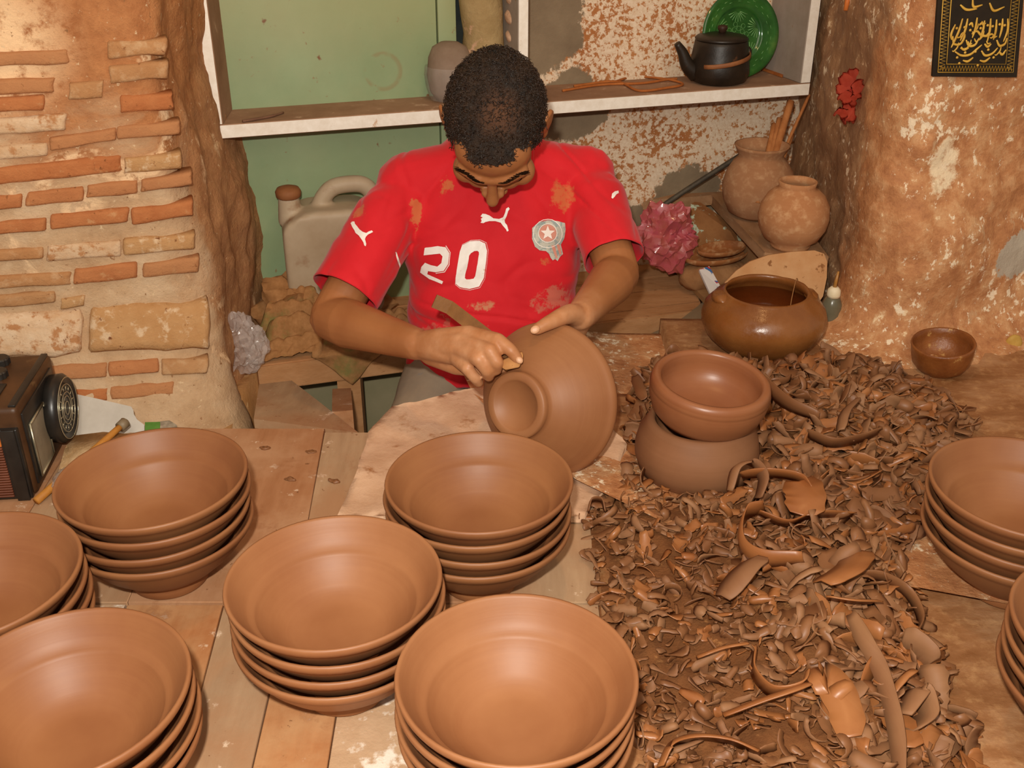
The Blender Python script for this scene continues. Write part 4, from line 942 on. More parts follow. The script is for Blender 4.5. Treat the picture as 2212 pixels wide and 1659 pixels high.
PN = Vector((0.10, -1, 0.02)).normalized()
_h = [on_right(x, y)[0] for x in (2015, 2060, 2110, 2160, 2205) for y in (5, 60, 110, 160)]
PPT = max(_h, key=lambda p: p.dot(PN)) - PN * 0.001
def PP(x, y, d=0.0): return onplane(x, y, PPT, PN) + PN * d
pc = thing('calligraphy_panel', 'black hanging panel with gold Arabic calligraphy and gold border', 'picture', PP(2112, 165))
def ppoly(pts, d, th, mat, name): finish(name, prism([PP(x, y, d) - pc.location for x, y in pts], -PN * th), mat, pc, False)
M_BLK = simple('black_cloth', '#1d150c', '#2c2114', 20, 0.7, 0.25, 0.1, 0.001); M_GOLD = simple('gold_thread', '#b98a2c', '#d8ac48', 60, 0.4, 0.5, 0.2, 0.001)
ppoly([(2027, -45), (2212, -45), (2194, 166), (2012, 164)], 0.004, 0.006, M_BLK, 'cloth')
def lerp2(u, v):   # panel coordinates: u across, v down (0..1)
    a = (2027 + (2212 - 2027) * u, -45); b = (2012 + (2194 - 2012) * u, 165)
    return (a[0] + (b[0] - a[0]) * v, a[1] + (b[1] - a[1]) * v)
def gl(pts, r, bm, d=0.0055, n=None):
    P = [PP(*lerp2(u, v), d) - pc.location for u, v in pts]
    if n: P = spline(P, n)
    tube(P, r, 6, bm, 0.5)
bmg = bmesh.new()
for m in (0.055, 0.15): gl([(m, m), (1 - m, m), (1 - m, 1 - m * .88), (m, 1 - m * .88), (m, m)], 0.0010, bmg)
finish('gold_border', bmg, M_GOLD, pc)
bmg = bmesh.new()
nz = 24
for k in range(nz):
    u = 0.075 + 0.85 * k / nz; du = 0.85 / nz
    for v0, v1 in ((0.94, 0.885), (0.07, 0.13)): gl([(u, v0), (u + du / 2, v1), (u + du, v0)], 0.0008, bmg)
    for u0, u1 in ((0.065, 0.135), (0.935, 0.865)): gl([(u0, u), (u1, u + du / 2), (u0, u + du)], 0.0008, bmg)
finish('zigzag_trim', bmg, M_GOLD, pc)
# the script, brushed strokes: stems, bowls, tails and dots
bmg = bmesh.new()
def st(pts, r=0.0018):
    P = spline([PP(*lerp2(u, v), 0.0055) - pc.location for u, v in pts], 14); n = len(P)
    tube(P, [r * (0.35 + 0.9 * math.sin(math.pi * (0.12 + 0.8 * k / (n - 1)))) for k in range(n)], 6, bmg, 0.35, True, PN)
STK = [[(.30, .40), (.27, .52), (.22, .64), (.19, .70)], [(.36, .40), (.34, .52), (.29, .63)], [(.47, .39), (.46, .50), (.43, .60)], [(.56, .42), (.55, .52), (.52, .62)], [(.63, .40), (.63, .52), (.61, .64)],
       [(.70, .41), (.70, .53), (.68, .62)], [(.77, .40), (.77, .50), (.75, .60)], [(.83, .40), (.84, .52), (.80, .64)],
       [(.20, .58), (.22, .66), (.30, .66), (.34, .58), (.31, .55), (.28, .60)], [(.36, .62), (.40, .68), (.47, .67), (.51, .60)], [(.42, .56), (.48, .53), (.53, .57), (.60, .58), (.66, .56), (.70, .60)],
       [(.72, .62), (.76, .68), (.82, .66), (.84, .60)], [(.24, .74), (.32, .78), (.42, .77), (.50, .71), (.55, .67)], [(.55, .73), (.60, .78), (.68, .76), (.74, .70)], [(.46, .80), (.40, .84), (.34, .83)],
       [(.66, .80), (.60, .84), (.54, .83)], [(.76, .74), (.80, .77), (.84, .72)], [(.22, .46), (.18, .56), (.19, .62)], [(.50, .47), (.53, .45), (.56, .48)], [(.38, .47), (.41, .45), (.43, .49)], [(.58, .66), (.62, .69), (.66, .66)],
       [(.30, .70), (.35, .72), (.40, .70)], [(.26, .26), (.34, .31), (.46, .30)], [(.60, .24), (.66, .32), (.78, .28)], [(.40, .20), (.42, .28), (.52, .26)]]
for p in STK: st(p)
r9 = random.Random(17)
for k in range(16):      # finer strokes woven between
    u, v = 0.24 + 0.036 * k, r9.uniform(.42, .70); st([(u, v), (u - .012, v + .05), (u - .05, v + .09), (u - .07, v + .085)] if k % 2 else [(u, v), (u + .02, v + .03), (u + .05, v + .02)], 0.0012)
for (u, v) in ((.24, .50), (.40, .52), (.52, .50), (.60, .47), (.66, .48), (.74, .46), (.80, .47), (.33, .49), (.48, .74), (.63, .72), (.70, .80), (.30, .86), (.52, .88), (.36, .75), (.27, .80)):
    ball(bmg, PP(*lerp2(u, v), 0.0055) - pc.location, (0.0026, 0.0012, 0.0026), 1)
finish('gold_lettering', bmg, M_GOLD, pc)
# orange strip of tape on the upper right wall, small shell-like stone at far right
tp, tn = on_right(1830, 10)
pe = thing('wooden_peg', 'orange wooden peg sticking out of the upper right wall', 'peg', tp)
finish('peg', tube([(0, 0, 0.03), (-0.004, -0.01, -0.010)], 0.005, 10), M_RO, pe)
yp, yn = on_right(2190, 740)
ye = bmesh.new(); ball(ye, (0, 0, 0), (0.016, 0.008, 0.017), 3); roughen(ye, 0.002, 50, 3)
tag(finish('ochre_pebble', ye, simple('ochre_stone', '#b08a3c', '#c49c50', 30, 0.6), None, True, yp), 'small ochre pebble stuck at the foot of the right wall', 'stone')
# ================================================================== the potter
def m_skin():
    s = NT('skin'); n1 = s.noise(9, 5, 0.6); n2 = s.noise(120, 4, 0.6)
    col = s.ramp(n1, [(0.3, '#975d35'), (0.7, '#a96e42')])
    at = s.n('ShaderNodeAttribute'); at.attribute_name = 'dust'
    dn = s.math('MULTIPLY', at.outputs['Fac'], s.ramp(s.noise(26, 6, 0.65), [(0.30, 0.45), (0.65, 1.0)]))
    col = s.mix(dn, col, s.ramp(s.noise(40, 5, 0.6), [(0.3, '#b87a4e'), (0.7, '#cf9a72')]))
    s.bump(n2, 0.12, 0.001); s.b.inputs['Subsurface Weight'].default_value = 0.08
    s.b.inputs['Subsurface Radius'].default_value = (0.012, 0.004, 0.002); s.b.inputs['Subsurface Scale'].default_value = 0.3
    return s.done(col, 0.48, 0.4)
M_SKIN = m_skin()
# head frame
HO = Vector((-0.026, 1.668, 0.474))
el = math.radians(29)
hu = Vector((0, -math.cos(el), math.sin(el))); hf = Vector((0, -math.sin(el), -math.cos(el))); hx = Vector((1, 0, 0))
Rr = Matrix.Rotation(math.radians(-3), 3, hu) @ Matrix.Rotation(math.radians(1.5), 3, hf)
hu, hf, hx = Rr @ hu, Rr @ hf, Rr @ hx
HR = Matrix((hx, hf, hu)).transposed()       # local (x, forward, up) -> world; (x,f,u) is left-handed-safe for ellipsoids
def HL(x, f, u): return HO + hx * x + hf * f + hu * u
SR = Vector((-0.192, 1.878, 0.312)); SL = Vector((0.136, 1.900, 0.322))
ER = T(716, 688, 1.845); WRt = T(903, 744, 1.672)
EL = T(1336, 592, 1.850); WLt = T(1252, 684, 1.655)
def body_mesh():
    b = bmesh.new()
    # skull and face
    ball(b, HL(0, -0.014, 0.020), (0.0745, 0.094, 0.086), 4, HR)
    ball(b, HL(0, 0.046, 0.036), (0.060, 0.044, 0.050), 3, HR)
    ball(b, HL(0, 0.036, -0.036), (0.059, 0.056, 0.072), 3, HR)
    ball(b, HL(0, 0.044, -0.082), (0.044, 0.046, 0.034), 3, HR); ball(b, HL(0, 0.078, -0.100), (0.020, 0.016, 0.016), 3, HR)
    limb(b, [(HL(-0.046, 0.074, 0.024), 0.011), (HL(-0.020, 0.088, 0.023), 0.0115), (HL(0, 0.089, 0.018), 0.010), (HL(0.020, 0.088, 0.023), 0.0115), (HL(0.046, 0.074, 0.024), 0.011)])
    limb(b, [(HL(0, 0.092, 0.014), 0.0075), (HL(0, 0.104, -0.012), 0.0085), (HL(0, 0.114, -0.030), 0.0105)])
    for sx in (-1, 1):
        ball(b, HL(sx * 0.0115, 0.101, -0.032), (0.008, 0.009, 0.007), 2, HR)
        ball(b, HL(sx * 0.031, 0.076, 0.000), (0.0155, 0.0135, 0.0135), 3, HR)
        ball(b, HL(sx * 0.044, 0.064, -0.024), (0.022, 0.024, 0.022), 3, HR); ball(b, HL(sx * 0.024, 0.078, -0.030), (0.018, 0.016, 0.018), 3, HR)
        # ear: shell and lobe
        eR = HR @ Matrix.Rotation(sx * math.radians(28), 3, 'Z')
        ball(b, HL(sx * 0.079, -0.004, 0.002), (0.0065, 0.019, 0.029), 3, eR); ball(b, HL(sx * 0.0765, 0.004, -0.022), (0.006, 0.010, 0.012), 2, eR)
        limb(b, [(HL(sx * (0.078 + 0.009 * math.sin(a)), -0.004 - 0.019 * math.sin(a), 0.004 + 0.028 * math.cos(a)), 0.0045) for a in (-0.5, 0.2, 0.9, 1.6, 2.3, 2.9)], 10)
    ball(b, HL(0, 0.090, -0.060), (0.024, 0.012, 0.008), 3, HR); ball(b, HL(0, 0.088, -0.073), (0.020, 0.012, 0.008), 3, HR)
    # neck, trapezius, trunk (under the clothes), legs
    nb = Vector((-0.030, 1.872, 0.345))
    limb(b, [(HL(0, -0.020, -0.050), 0.056), (HL(0, -0.030, -0.080).lerp(nb, 0.35), 0.054), (nb, 0.060), (Vector((-0.033, 1.885, 0.27)), 0.085)])
    limb(b, [(SR + Vector((0.02, 0, -.01)), 0.036), (nb + Vector((0, .01, -.04)), 0.048), (SL + Vector((-0.02, 0, -.01)), 0.036)])
    ball(b, (-0.033, 1.862, 0.20), (0.138, 0.085, 0.13), 3); ball(b, (-0.035, 1.858, 0.06), (0.130, 0.088, 0.11), 3); ball(b, (-0.035, 1.90, -0.005), (0.14, 0.088, 0.06), 3)
    for sx in (-1, 1):
        hp_ = Vector((-0.035 + sx * 0.075, 1.89, 0.0)); kn = Vector((-0.035 + sx * 0.150, 1.600, -0.115)); an = Vector((-0.035 + sx * 0.13, 1.655, -0.465))
        limb(b, [(hp_, 0.068), (hp_.lerp(kn, 0.5), 0.060), (kn, 0.047), (kn.lerp(an, 0.3), 0.045), (an, 0.030)])
        limb(b, [(an + Vector((0, 0.03, -0.02)), 0.026), (an + Vector((sx * .01, -0.10, -0.025)), 0.024), (an + Vector((sx * .015, -0.15, -0.029)), 0.016)])
    # arms
    limb(b, [(SR, 0.042), (SR.lerp(ER, 0.3), 0.042), (SR.lerp(ER, 0.7), 0.0405), (ER, 0.0385), (ER.lerp(WRt, 0.22), 0.0425), (ER.lerp(WRt, 0.6), 0.034), (WRt, 0.0255)])
    limb(b, [(SL, 0.041), (SL.lerp(EL, 0.3), 0.041), (SL.lerp(EL, 0.7), 0.0395), (EL, 0.0370), (EL.lerp(WLt, 0.22), 0.0395), (EL.lerp(WLt, 0.65), 0.030), (WLt, 0.0235)])
    # his right hand (left in the photo): closed on the trimming tool
    def ch(js): limb(b, [(T(x, y, t), r) for x, y, t, r in js], 12)
    wr_ = (906, 745, 1.672)
    for mx, my, mt, r in ((1014, 722, 1.604, .0145), (1000, 738, 1.598, .015), (990, 754, 1.603, .0145), (982, 770, 1.614, .0135)):
        ch([(*wr_, 0.022), (950, 745 + (my - 745) * .5, 1.638, 0.0185), (mx, my, mt, r)])
    ch([(1014, 722, 1.604, .0135), (1076, 734, 1.560, .0108), (1104, 757, 1.553, .0100), (1119, 776, 1.556, .0085)])
    ch([(1000, 738, 1.598, .0140), (1058, 757, 1.550, .0112), (1074, 783, 1.552, .0102), (1072, 799, 1.566, .0088)])
    ch([(990, 754, 1.603, .0135), (1034, 776, 1.554, .0110), (1052, 800, 1.560, .0100), (1056, 813, 1.574, .0086)])
    ch([(982, 770, 1.614, .0125), (1010, 796, 1.572, .0098), (1026, 816, 1.577, .0090), (1034, 827, 1.588, .0078)])
    ch([(930, 765, 1.672, .018), (985, 790, 1.640, .0145), (1045, 800, 1.612, .0115), (1085, 792, 1.592, .0100)])
    # his left hand: thumb along the outside of the bowl, fingers inside the rim
    wl_ = (1252, 684, 1.655)
    for mx, my, mt, r in ((1212, 684, 1.668, .013), (1222, 702, 1.682, .0135), (1236, 716, 1.690, .013), (1248, 726, 1.690, .012)):
        ch([(*wl_, 0.0215), (mx, my, mt, r)])
    ch([(1212, 684, 1.668, .012), (1190, 716, 1.690, .0098), (1186, 748, 1.690, .009), (1188, 766, 1.682, .0078)])
    ch([(1222, 702, 1.682, .0125), (1208, 740, 1.704, .0100), (1204, 772, 1.698, .009), (1204, 790, 1.686, .0078)])
    ch([(1236, 716, 1.690, .012), (1232, 752, 1.704, .0098), (1228, 782, 1.694, .009), (1226, 796, 1.684, .0076)])
    ch([(1248, 726, 1.690, .011), (1254, 756, 1.696, .0088), (1252, 780, 1.688, .008), (1250, 792, 1.680, .007)])
    ch([(*wl_, .020), (1232, 678, 1.628, .0165), (1212, 684, 1.606, .0138), (1182, 699, 1.590, .0112), (1160, 711, 1.585, .0092)])
    return union(b, 0.0027, 5, 0.5)
pe_ = thing('person', 'man in a dusty red football shirt bent over a clay bowl he is trimming', 'person', (-0.035, 1.75, -0.5))
PO = Vector(pe_.location)
bme = body_mesh()
co_ = np.empty(len(bme.vertices) * 3, np.float32); bme.vertices.foreach_get('co', co_); co_ = co_.reshape(-1, 3)
dust = np.zeros(len(co_), np.float32)
for c, r in ((T(1020, 765, 1.59), 0.115), (T(1215, 700, 1.64), 0.085)):
    d = np.linalg.norm(co_ - np.array(c), axis=1); dust = np.maximum(dust, np.clip(1.25 - d / r, 0, 1))
a = bme.attributes.new('dust', 'FLOAT', 'POINT'); a.data.foreach_set('value', dust)
bvh_body = BVHTree.FromPolygons([Vector(v) for v in co_], [tuple(p.vertices) for p in bme.polygons])
bme.transform(Matrix.Translation(-PO))
finish('body', bme, M_SKIN, pe_)
def kid(name, me, mat, smooth=True):
    if isinstance(me, bmesh.types.BMesh): bmesh.ops.translate(me, vec=-PO, verts=me.verts)
    else: me.transform(Matrix.Translation(-PO))
    return finish(name, me, mat, pe_, smooth)

# ---- nails
M_NAIL = simple('nail', '#c08a64', '#d0a07a', 40, 0.35, 0.4)
for (x, y, t, sx, sy, tz) in ((1156, 712, 1.5765, .0062, .0078, 60), (1122, 778, 1.5475, .005, .006, -45)):
    p = T(x, y, t); R = Matrix.Rotation(-PITCH, 3, 'X') @ Matrix.Rotation(math.radians(tz), 3, 'Y')
    nb_ = bmesh.new(); ball(nb_, p, (sx, 0.0016, sy), 2, R); kid('nail', nb_, M_NAIL)


# ---- hair: close curly crop, thin on the crown
def hair_mask(p):
    l = p - HO; x, f, u = l.dot(hx), l.dot(hf), l.dot(hu)
    jit = 0.006 * noise.noise(p * 90)
    if abs(x) > 0.0755: return False
    if abs(x) > 0.066 and -0.03 < f < 0.02 and u < 0.030: return False
    front = 0.076 - 9.0 * max(0, abs(x) - 0.010) ** 2 - (0.016 if 0.036 < abs(x) < 0.058 else 0.0)
    if u > 0.035: return f < front + 0.25 * (u - 0.07) + jit
    if abs(x) > 0.045: 
        if f > 0.020 + 0.35 * u + jit: return False
        return u > -0.012 - 0.5 * max(0, -0.01 - f) + jit
    return f < 0 and u > -0.055 + jit
CR = HL(0.012, 0.012, 0.108)     # thin spot
def thin(p): return max(0.0, 1 - (p - CR).length / 0.044)
hc = HL(0, -0.012, 0.018)
ico = bmesh.new(); bmesh.ops.create_icosphere(ico, subdivisions=6, radius=1.0)
keep = {}; 
for v in list(ico.verts):
    h = bvh_body.ray_cast(hc, v.co.normalized())
    ok = h[0] is not None and hair_mask(h[0]) and (h[0] - hc).length < 0.14
    if ok:
        p = h[0]; th = thin(p)
        v.co = p + v.co.normalized() * (0.0040 * (1 - 0.6 * th) + 0.0022 * (1 - th) * noise.noise(p * 120) + 0.0014 * noise.noise(p * 260))
        keep[v] = 1
bmesh.ops.delete(ico, geom=[v for v in ico.verts if v not in keep], context='VERTS')
lay = ico.verts.layers.float.new('thin')
pts_h = []
for v in ico.verts: v[lay] = thin(v.co); pts_h.append(v.co.copy())
def m_hair():
    s = NT('hair'); at = s.n('ShaderNodeAttribute'); at.attribute_name = 'thin'
    c = s.ramp(s.noise(60, 5, 0.6), [(0.3, '#150d08'), (0.7, '#33200f')])
    c = s.mix(s.math('MULTIPLY', at.outputs['Fac'], 0.55), c, '#7d4e30')
    s.bump(s.noise(220, 5, 0.7), 0.8, 0.004)
    return s.done(c, 0.5, 0.4)
M_HAIR = m_hair()
hair = kid('hair', ico, M_HAIR)
# curls standing off the cap
r4 = random.Random(11); cb = bmesh.new()
for k in range(6500):
    p = r4.choice(pts_h); th = thin(p)
    if r4.random() < th * 0.45: continue
    n = (p - hc).normalized(); p = p + Vector((r4.uniform(-1, 1), r4.uniform(-1, 1), r4.uniform(-1, 1))) * 0.0025
    if (p - hc).length < 0.05: continue
    t1 = n.cross(Vector((r4.uniform(-1, 1), r4.uniform(-1, 1), r4.uniform(-1, 1)))).normalized(); t2 = n.cross(t1)
    R_ = r4.uniform(0.0018, 0.0034); a0 = r4.uniform(0, 6.28); turns = r4.uniform(2.0, 4.6); hgt = r4.uniform(0.0005, 0.0035)
    path = []
    for j in range(7):
        s_ = j / 6; a = turns * s_
        path.append(p + t1 * R_ * (math.cos(a) - 1) + (t2 * 0.6 + n * 0.55).normalized() * R_ * math.sin(a) + n * (hgt * s_ - 0.0015) + t2 * 0.003 * s_)
    tube(path, [0.00075 * (1 - 0.6 * j / 6) for j in range(7)], 3, cb, 1.0, False)
M_CURL = simple('hair_curl', '#140c07', '#3a2414', 50, 0.42, 0.5, 0)
M_BROW = simple('brow_hair', '#1a0e07', '#2a180c', 50, 0.95, 0.05, 0)
kid('hair_curls', cb, M_CURL)
# eyebrows, lashes
r5 = random.Random(4)
for sx in (-1, 1):
    eb_ = bmesh.new()
    for k in range(170):
        s_ = r5.random(); base = HL(sx * (0.010 + 0.042 * s_), 0.10, 0.0) 
        d = HL(sx * (0.010 + 0.042 * s_), 0.0, 0.026 + 0.007 * math.sin(s_ * 2.4) + r5.uniform(-.0014, .0014))
        h = bvh_body.ray_cast(d + hf * 0.2, -hf)
        if h[0] is None: continue
        p = h[0]; tube([p, p + hx * sx * 0.0035 + h[1] * 0.0002 + hu * 0.0004, p + hx * sx * 0.007 - hf * 0.001], [0.00045, 0.0004, 0.0002], 3, eb_, 1.0, False)
    kid('eyebrow', eb_, M_BROW)
eb_ = bmesh.new()
for sx in (-1, 1):
    P = []
    for k in range(9):
        s_ = k / 8; h = bvh_body.ray_cast(HL(sx * (0.017 + 0.028 * s_), 0.2, -0.006 - 0.004 * math.sin(math.pi * s_)), -hf)
        if h[0] is not None: P.append(h[0] + h[1] * 0.0006)
    if len(P) > 2: tube(P, 0.0011, 5, eb_)
kid('eyelashes', eb_, M_BROW)

# ---- shirt
SLV_R = SR.lerp(ER, 0.82); SLV_L = SL.lerp(EL, 0.84)
def shirt_mesh():
    b = bmesh.new(); rings = []
    RG = [(-0.035, -.037, 1.832, .172, .128), (-0.01, -.036, 1.828, .166, .124), (0.03, -.036, 1.828, .158, .116), (0.09, -.036, 1.833, .154, .110), (0.15, -.036, 1.844, .158, .108), (0.21, -.035, 1.856, .163, .107), (0.27, -.033, 1.870, .166, .102), (0.32, -.031, 1.884, .150, .090), (0.36, -.030, 1.890, .115, .072), (0.390, -.030, 1.888, .085, .056), (0.405, -.030, 1.884, .055, .04)]
    N = 64
    for z, cx, cy, rx, ry in RG:
        row = []
        for i in range(N):
            a = 2 * math.pi * i / N; c, s_ = math.cos(a), math.sin(a); e = 0.82
            row.append(b.verts.new((cx + rx * math.copysign(abs(c) ** e, c), cy + ry * math.copysign(abs(s_) ** e, s_), z)))
        rings.append(row)
    for r0, r1 in zip(rings, rings[1:]):
        for i in range(N): b.faces.new((r0[i], r0[(i + 1) % N], r1[(i + 1) % N], r1[i]))
    b.faces.new(rings[0][::-1]); b.faces.new(rings[-1])
    nb = Vector((-0.030, 1.872, 0.350))
    limb(b, [(SR, 0.057), (nb + Vector((-.05, 0, -.010)), 0.052), (nb + Vector((.05, 0.005, -.006)), 0.052), (SL, 0.056)])
    limb(b, [(HL(0, -0.03, -0.085).lerp(nb, 0.62), 0.064), (nb, 0.068)])
    dr = (ER - SR).normalized(); dl = (EL - SL).normalized()
    limb(b, [(SR + Vector((0.03, 0, -.035)), 0.062), (SR.lerp(ER, 0.25), 0.060), (SR.lerp(ER, 0.5), 0.061), (SLV_R + dr * 0.03, 0.063)])
    limb(b, [(SL + Vector((-0.03, 0, -.035)), 0.060), (SL.lerp(EL, 0.25), 0.058), (SL.lerp(EL, 0.45), 0.056), (SLV_L + dl * 0.03, 0.056)])
    return union(b, 0.0042, 8, 0.5)
sme = shirt_mesh()
bs = bmesh.new(); bs.from_mesh(sme)
dr = (ER - SR).normalized(); dl = (EL - SL).normalized(); kill = []
NK = HL(0, -0.02, -0.075)
bs.normal_update()
for v in bs.verts:
    p = v.co
    # folds: belly creases, armpit pulls, sleeve creases
    low = max(0.0, min(1.0, (0.19 - p.z) / 0.12)); 
    w1 = noise.noise(Vector((p.x * 5, p.y * 5, p.z * 30 + 3.0 * p.x))) * 0.0105 * low
    u_ = Vector((p.x * 0.75 + p.z * 0.66, p.y, p.z * .75 - p.x * .66)); w2 = noise.noise(Vector((u_.x * 7, p.y * 7, u_.z * 26))) * 0.0085 * max(0, 1 - abs(p.x + 0.16) / 0.12)
    u2 = Vector((p.x * 0.75 - p.z * 0.66, p.y, p.z * .75 + p.x * .66)); w3 = noise.noise(Vector((u2.x * 7, p.y * 7, u2.z * 26))) * 0.0085 * max(0, 1 - abs(p.x - 0.11) / 0.12)
    cr_ = lambda q: -max(0.0, 1 - abs(noise.noise(q)) * 7)      # narrow creases
    w1 += 0.0060 * low * cr_(Vector((p.x * 4, p.y * 4, p.z * 26 + 4.0 * p.x + 7)))
    w1 += 0.0045 * max(0, 1 - abs(p.x + 0.17) / 0.10) * cr_(Vector((u_.x * 5, p.y * 6, u_.z * 20 + 3))) + 0.0045 * max(0, 1 - abs(p.x - 0.12) / 0.10) * cr_(Vector((u2.x * 5, p.y * 6, u2.z * 20 + 5)))
    w1 += 0.0030 * cr_(Vector((p.x * 9, p.y * 5, p.z * 11 + 2)))
    v.co = p + v.normal * (w1 + w2 + w3 + 0.0026 * noise.noise(p * 16))
    ax_r = (p - SR).dot(dr); ax_l = (p - SL).dot(dl)
    if p.z < -0.012 + 0.020 * (p.x + 0.035) / 0.15 + 0.003 * noise.noise(p * 18): kill.append(v)
    elif p.x < -0.20 and (p - SLV_R).dot(dr) > 0.004 and (p - SLV_R).length < 0.12: kill.append(v)
    elif p.x > 0.10 and (p - SLV_L).dot(dl) > 0.004 and (p - SLV_L).length < 0.11: kill.append(v)
    elif (p - Vector((-0.028, 1.795, 0.405))).length < 0.074: kill.append(v)
bmesh.ops.delete(bs, geom=kill, context='VERTS')
for _ in range(14):      # even out the cut hems
    new = {}
    for v in bs.verts:
        if v.is_boundary:
            nb2 = [e.other_vert(v) for e in v.link_edges if e.is_boundary]
            if len(nb2) == 2: new[v] = v.co.lerp((nb2[0].co + nb2[1].co) / 2, 0.5)
    for v, c in new.items(): v.co = c
bs.normal_update()
bvh_shirt = BVHTree.FromBMesh(bs)
def SH(x, y):
    h = bvh_shirt.ray_cast(CAM, ray(x, y).normalized()); return h[0] if h[0] else T(x, y, 1.86)
def m_shirt():
    s = NT('red_jersey'); n = s.noise(8, 5, 0.6); n2 = s.noise(34, 7, 0.72); n3 = s.noise(900, 2, 0.5)
    col = s.ramp(n, [(0.3, '#c2141e'), (0.7, '#d41e28')])
    po = PO
    def stain(p, r0, r1, sc, thr=0.5, c='#c06a3c', k=0.8):
        nonlocal col
        m = s.math('ADD', s.blob(tuple(Vector(p) - po), r0, r1, sc), s.math('MULTIPLY', s.math('SUBTRACT', n2, 0.5), 2.6))
        col = s.mix(s.math('MULTIPLY', s.ramp(m, [(thr + .05, 0.0), (thr + 0.38, 1.0)]), k), col, c)
    stain(SH(1215, 425), 0.002, 0.075, (1.5, 0.8, 0.8), 0.66); stain(SH(960, 400), 0.002, 0.04, (1.2, 1, .8), 0.75); stain(SH(1178, 562), 0.002, 0.03, (1, 1, 1.4), .70)
    stain(SH(900, 470), 0.002, 0.05, (1.5, 1, 0.6), 0.8); stain(SH(1040, 660), 0.002, 0.05, (0.7, 1, 2.0), .72, '#c08a64'); stain(SH(1200, 650), 0.01, 0.075, (0.8, 1, 1.2), .74, '#b87860', 0.6)
    stain(SH(775, 460), 0.002, 0.04, (1, 1, 1), 0.8); stain(SH(960, 720), 0.01, 0.11, (0.6, 1, 1.4), 0.85, '#b5705a', 0.5)
    s.bump(n3, 0.12, 0.001); s.bump(n2, 0.1, 0.002)
    s.b.inputs['Sheen Weight'].default_value = 0.15
    return s.done(col, 0.75, 0.25)
M_SHIRT = m_shirt()
# collar rib along the neck opening
loop = [v for v in bs.verts if v.is_boundary and (v.co - Vector((-0.028, 1.795, 0.405))).length < 0.095]
cpath = []
if loop:
    v0 = loop[0]; cur, prev_ = v0, None
    while True:
        cpath.append(cur.co.copy()); nx_ = [e.other_vert(cur) for e in cur.link_edges if e.is_boundary and e.other_vert(cur) is not prev_]
        if not nx_: break
        prev_, cur = cur, nx_[0]
        if cur is v0 or len(cpath) > 2000: break
shirt = kid('shirt', bs, M_SHIRT)
if len(cpath) > 8:
    cb2 = tube(cpath[::3] + [cpath[0]], 0.0045, 8, None, 1.0, False); bmesh.ops.translate(cb2, vec=-PO, verts=cb2.verts); finish('collar', cb2, M_SHIRT, shirt)
so_ = shirt.modifiers.new('s', 'SOLIDIFY'); so_.thickness = 0.0016; so_.offset = 0

# ---- prints on the shirt: outlines laid onto the cloth
M_PRINT = simple('white_print', '#e6dcd2', '#f3ece4', 40, 0.5, 0.4, 0.05, 0.001, '#c9a48c', 26, 0.66, 0.72)
M_PLINE = simple('print_outline', '#8a1a1c', '#a02022', 40, 0.6, 0.3); M_CREST = simple('crest_grey', '#a8a89a', '#c2c0b2', 40, 0.5, 0.4, c3='#8f9c98', sp_scale=120, sp_lo=0.5, sp_hi=0.55)
M_CPINK = simple('crest_pink', '#c4806c', '#d49a88', 40, 0.5, 0.4)
def Z2(p): return (640 + p[0] / 2.9105, 380 + p[1] / 2.9105)
def decal(name, polys, mat, off, quads=None, parent=None, conv=Z2):
    bm = bmesh.new()
    for poly in polys:
        vs = [bm.verts.new((*conv(p), 0)) for p in poly]; bm.faces.new(vs)
    if quads:
        for outer, inner in quads:
            A = [bm.verts.new((*conv(p), 0)) for p in outer]; B = [bm.verts.new((*conv(p), 0)) for p in inner]; n = len(A)
            for i in range(n): bm.faces.new((A[i], A[(i + 1) % n], B[(i + 1) % n], B[i]))
    bm.normal_update(); bmesh.ops.triangulate(bm, faces=bm.faces[:], ngon_method='EAR_CLIP')
    for _ in range(4):
        e = [e for e in bm.edges if e.calc_length() > 4.0]
        if not e: break
        bmesh.ops.subdivide_edges(bm, edges=e, cuts=1); bmesh.ops.triangulate(bm, faces=[f for f in bm.faces if len(f.verts) > 3])
    for v in bm.verts:
        d = ray(v.co.x, v.co.y).normalized(); h = bvh_shirt.ray_cast(CAM, d)
        if h[0] is None: v.co = Vector((0, 0, -99)); continue
        n = h[1] if h[1].dot(d) < 0 else -h[1]; v.co = h[0] + n * off - d * off
    bmesh.ops.delete(bm, geom=[v for v in bm.verts if v.co.z < -50], context='VERTS')
    bmesh.ops.translate(bm, vec=-PO, verts=bm.verts)
    return finish(name, bm, mat, parent or shirt)
TWO = [(810, 452), (890, 440), (940, 447), (965, 485), (957, 555), (930, 597), (880, 606), (832, 598), (828, 618), (925, 662), (918, 678), (840, 648), (783, 605), (790, 570), (812, 543), (850, 560), (890, 570), (915, 548), (922, 505), (905, 487), (870, 490), (803, 497)]
Z_O = [(1045, 435), (1095, 410), (1150, 407), (1190, 425), (1200, 470), (1195, 530), (1180, 640), (1150, 695), (1090, 710), (1030, 700), (1002, 675), (1003, 640), (1030, 480)]
Z_I = [(1098, 485), (1118, 472), (1136, 470), (1148, 478), (1150, 492), (1142, 545), (1125, 630), (1115, 645), (1090, 650), (1072, 650), (1062, 642), (1064, 620), (1088, 500)]
def grow(poly, k, dx=0, dy=0):
    cx = sum(p[0] for p in poly) / len(poly); cy = sum(p[1] for p in poly) / len(poly); return [(cx + (p[0] - cx) * k + dx, cy + (p[1] - cy) * k + dy) for p in poly]
decal('number_outline', [], M_PRINT, 0.0016, [(grow(Z_O, 1.05, 3, 1), grow(Z_O, 1.035, 3, 1))])
decal('number_20', [TWO], M_PRINT, 0.0018, [(Z_O, Z_I)])
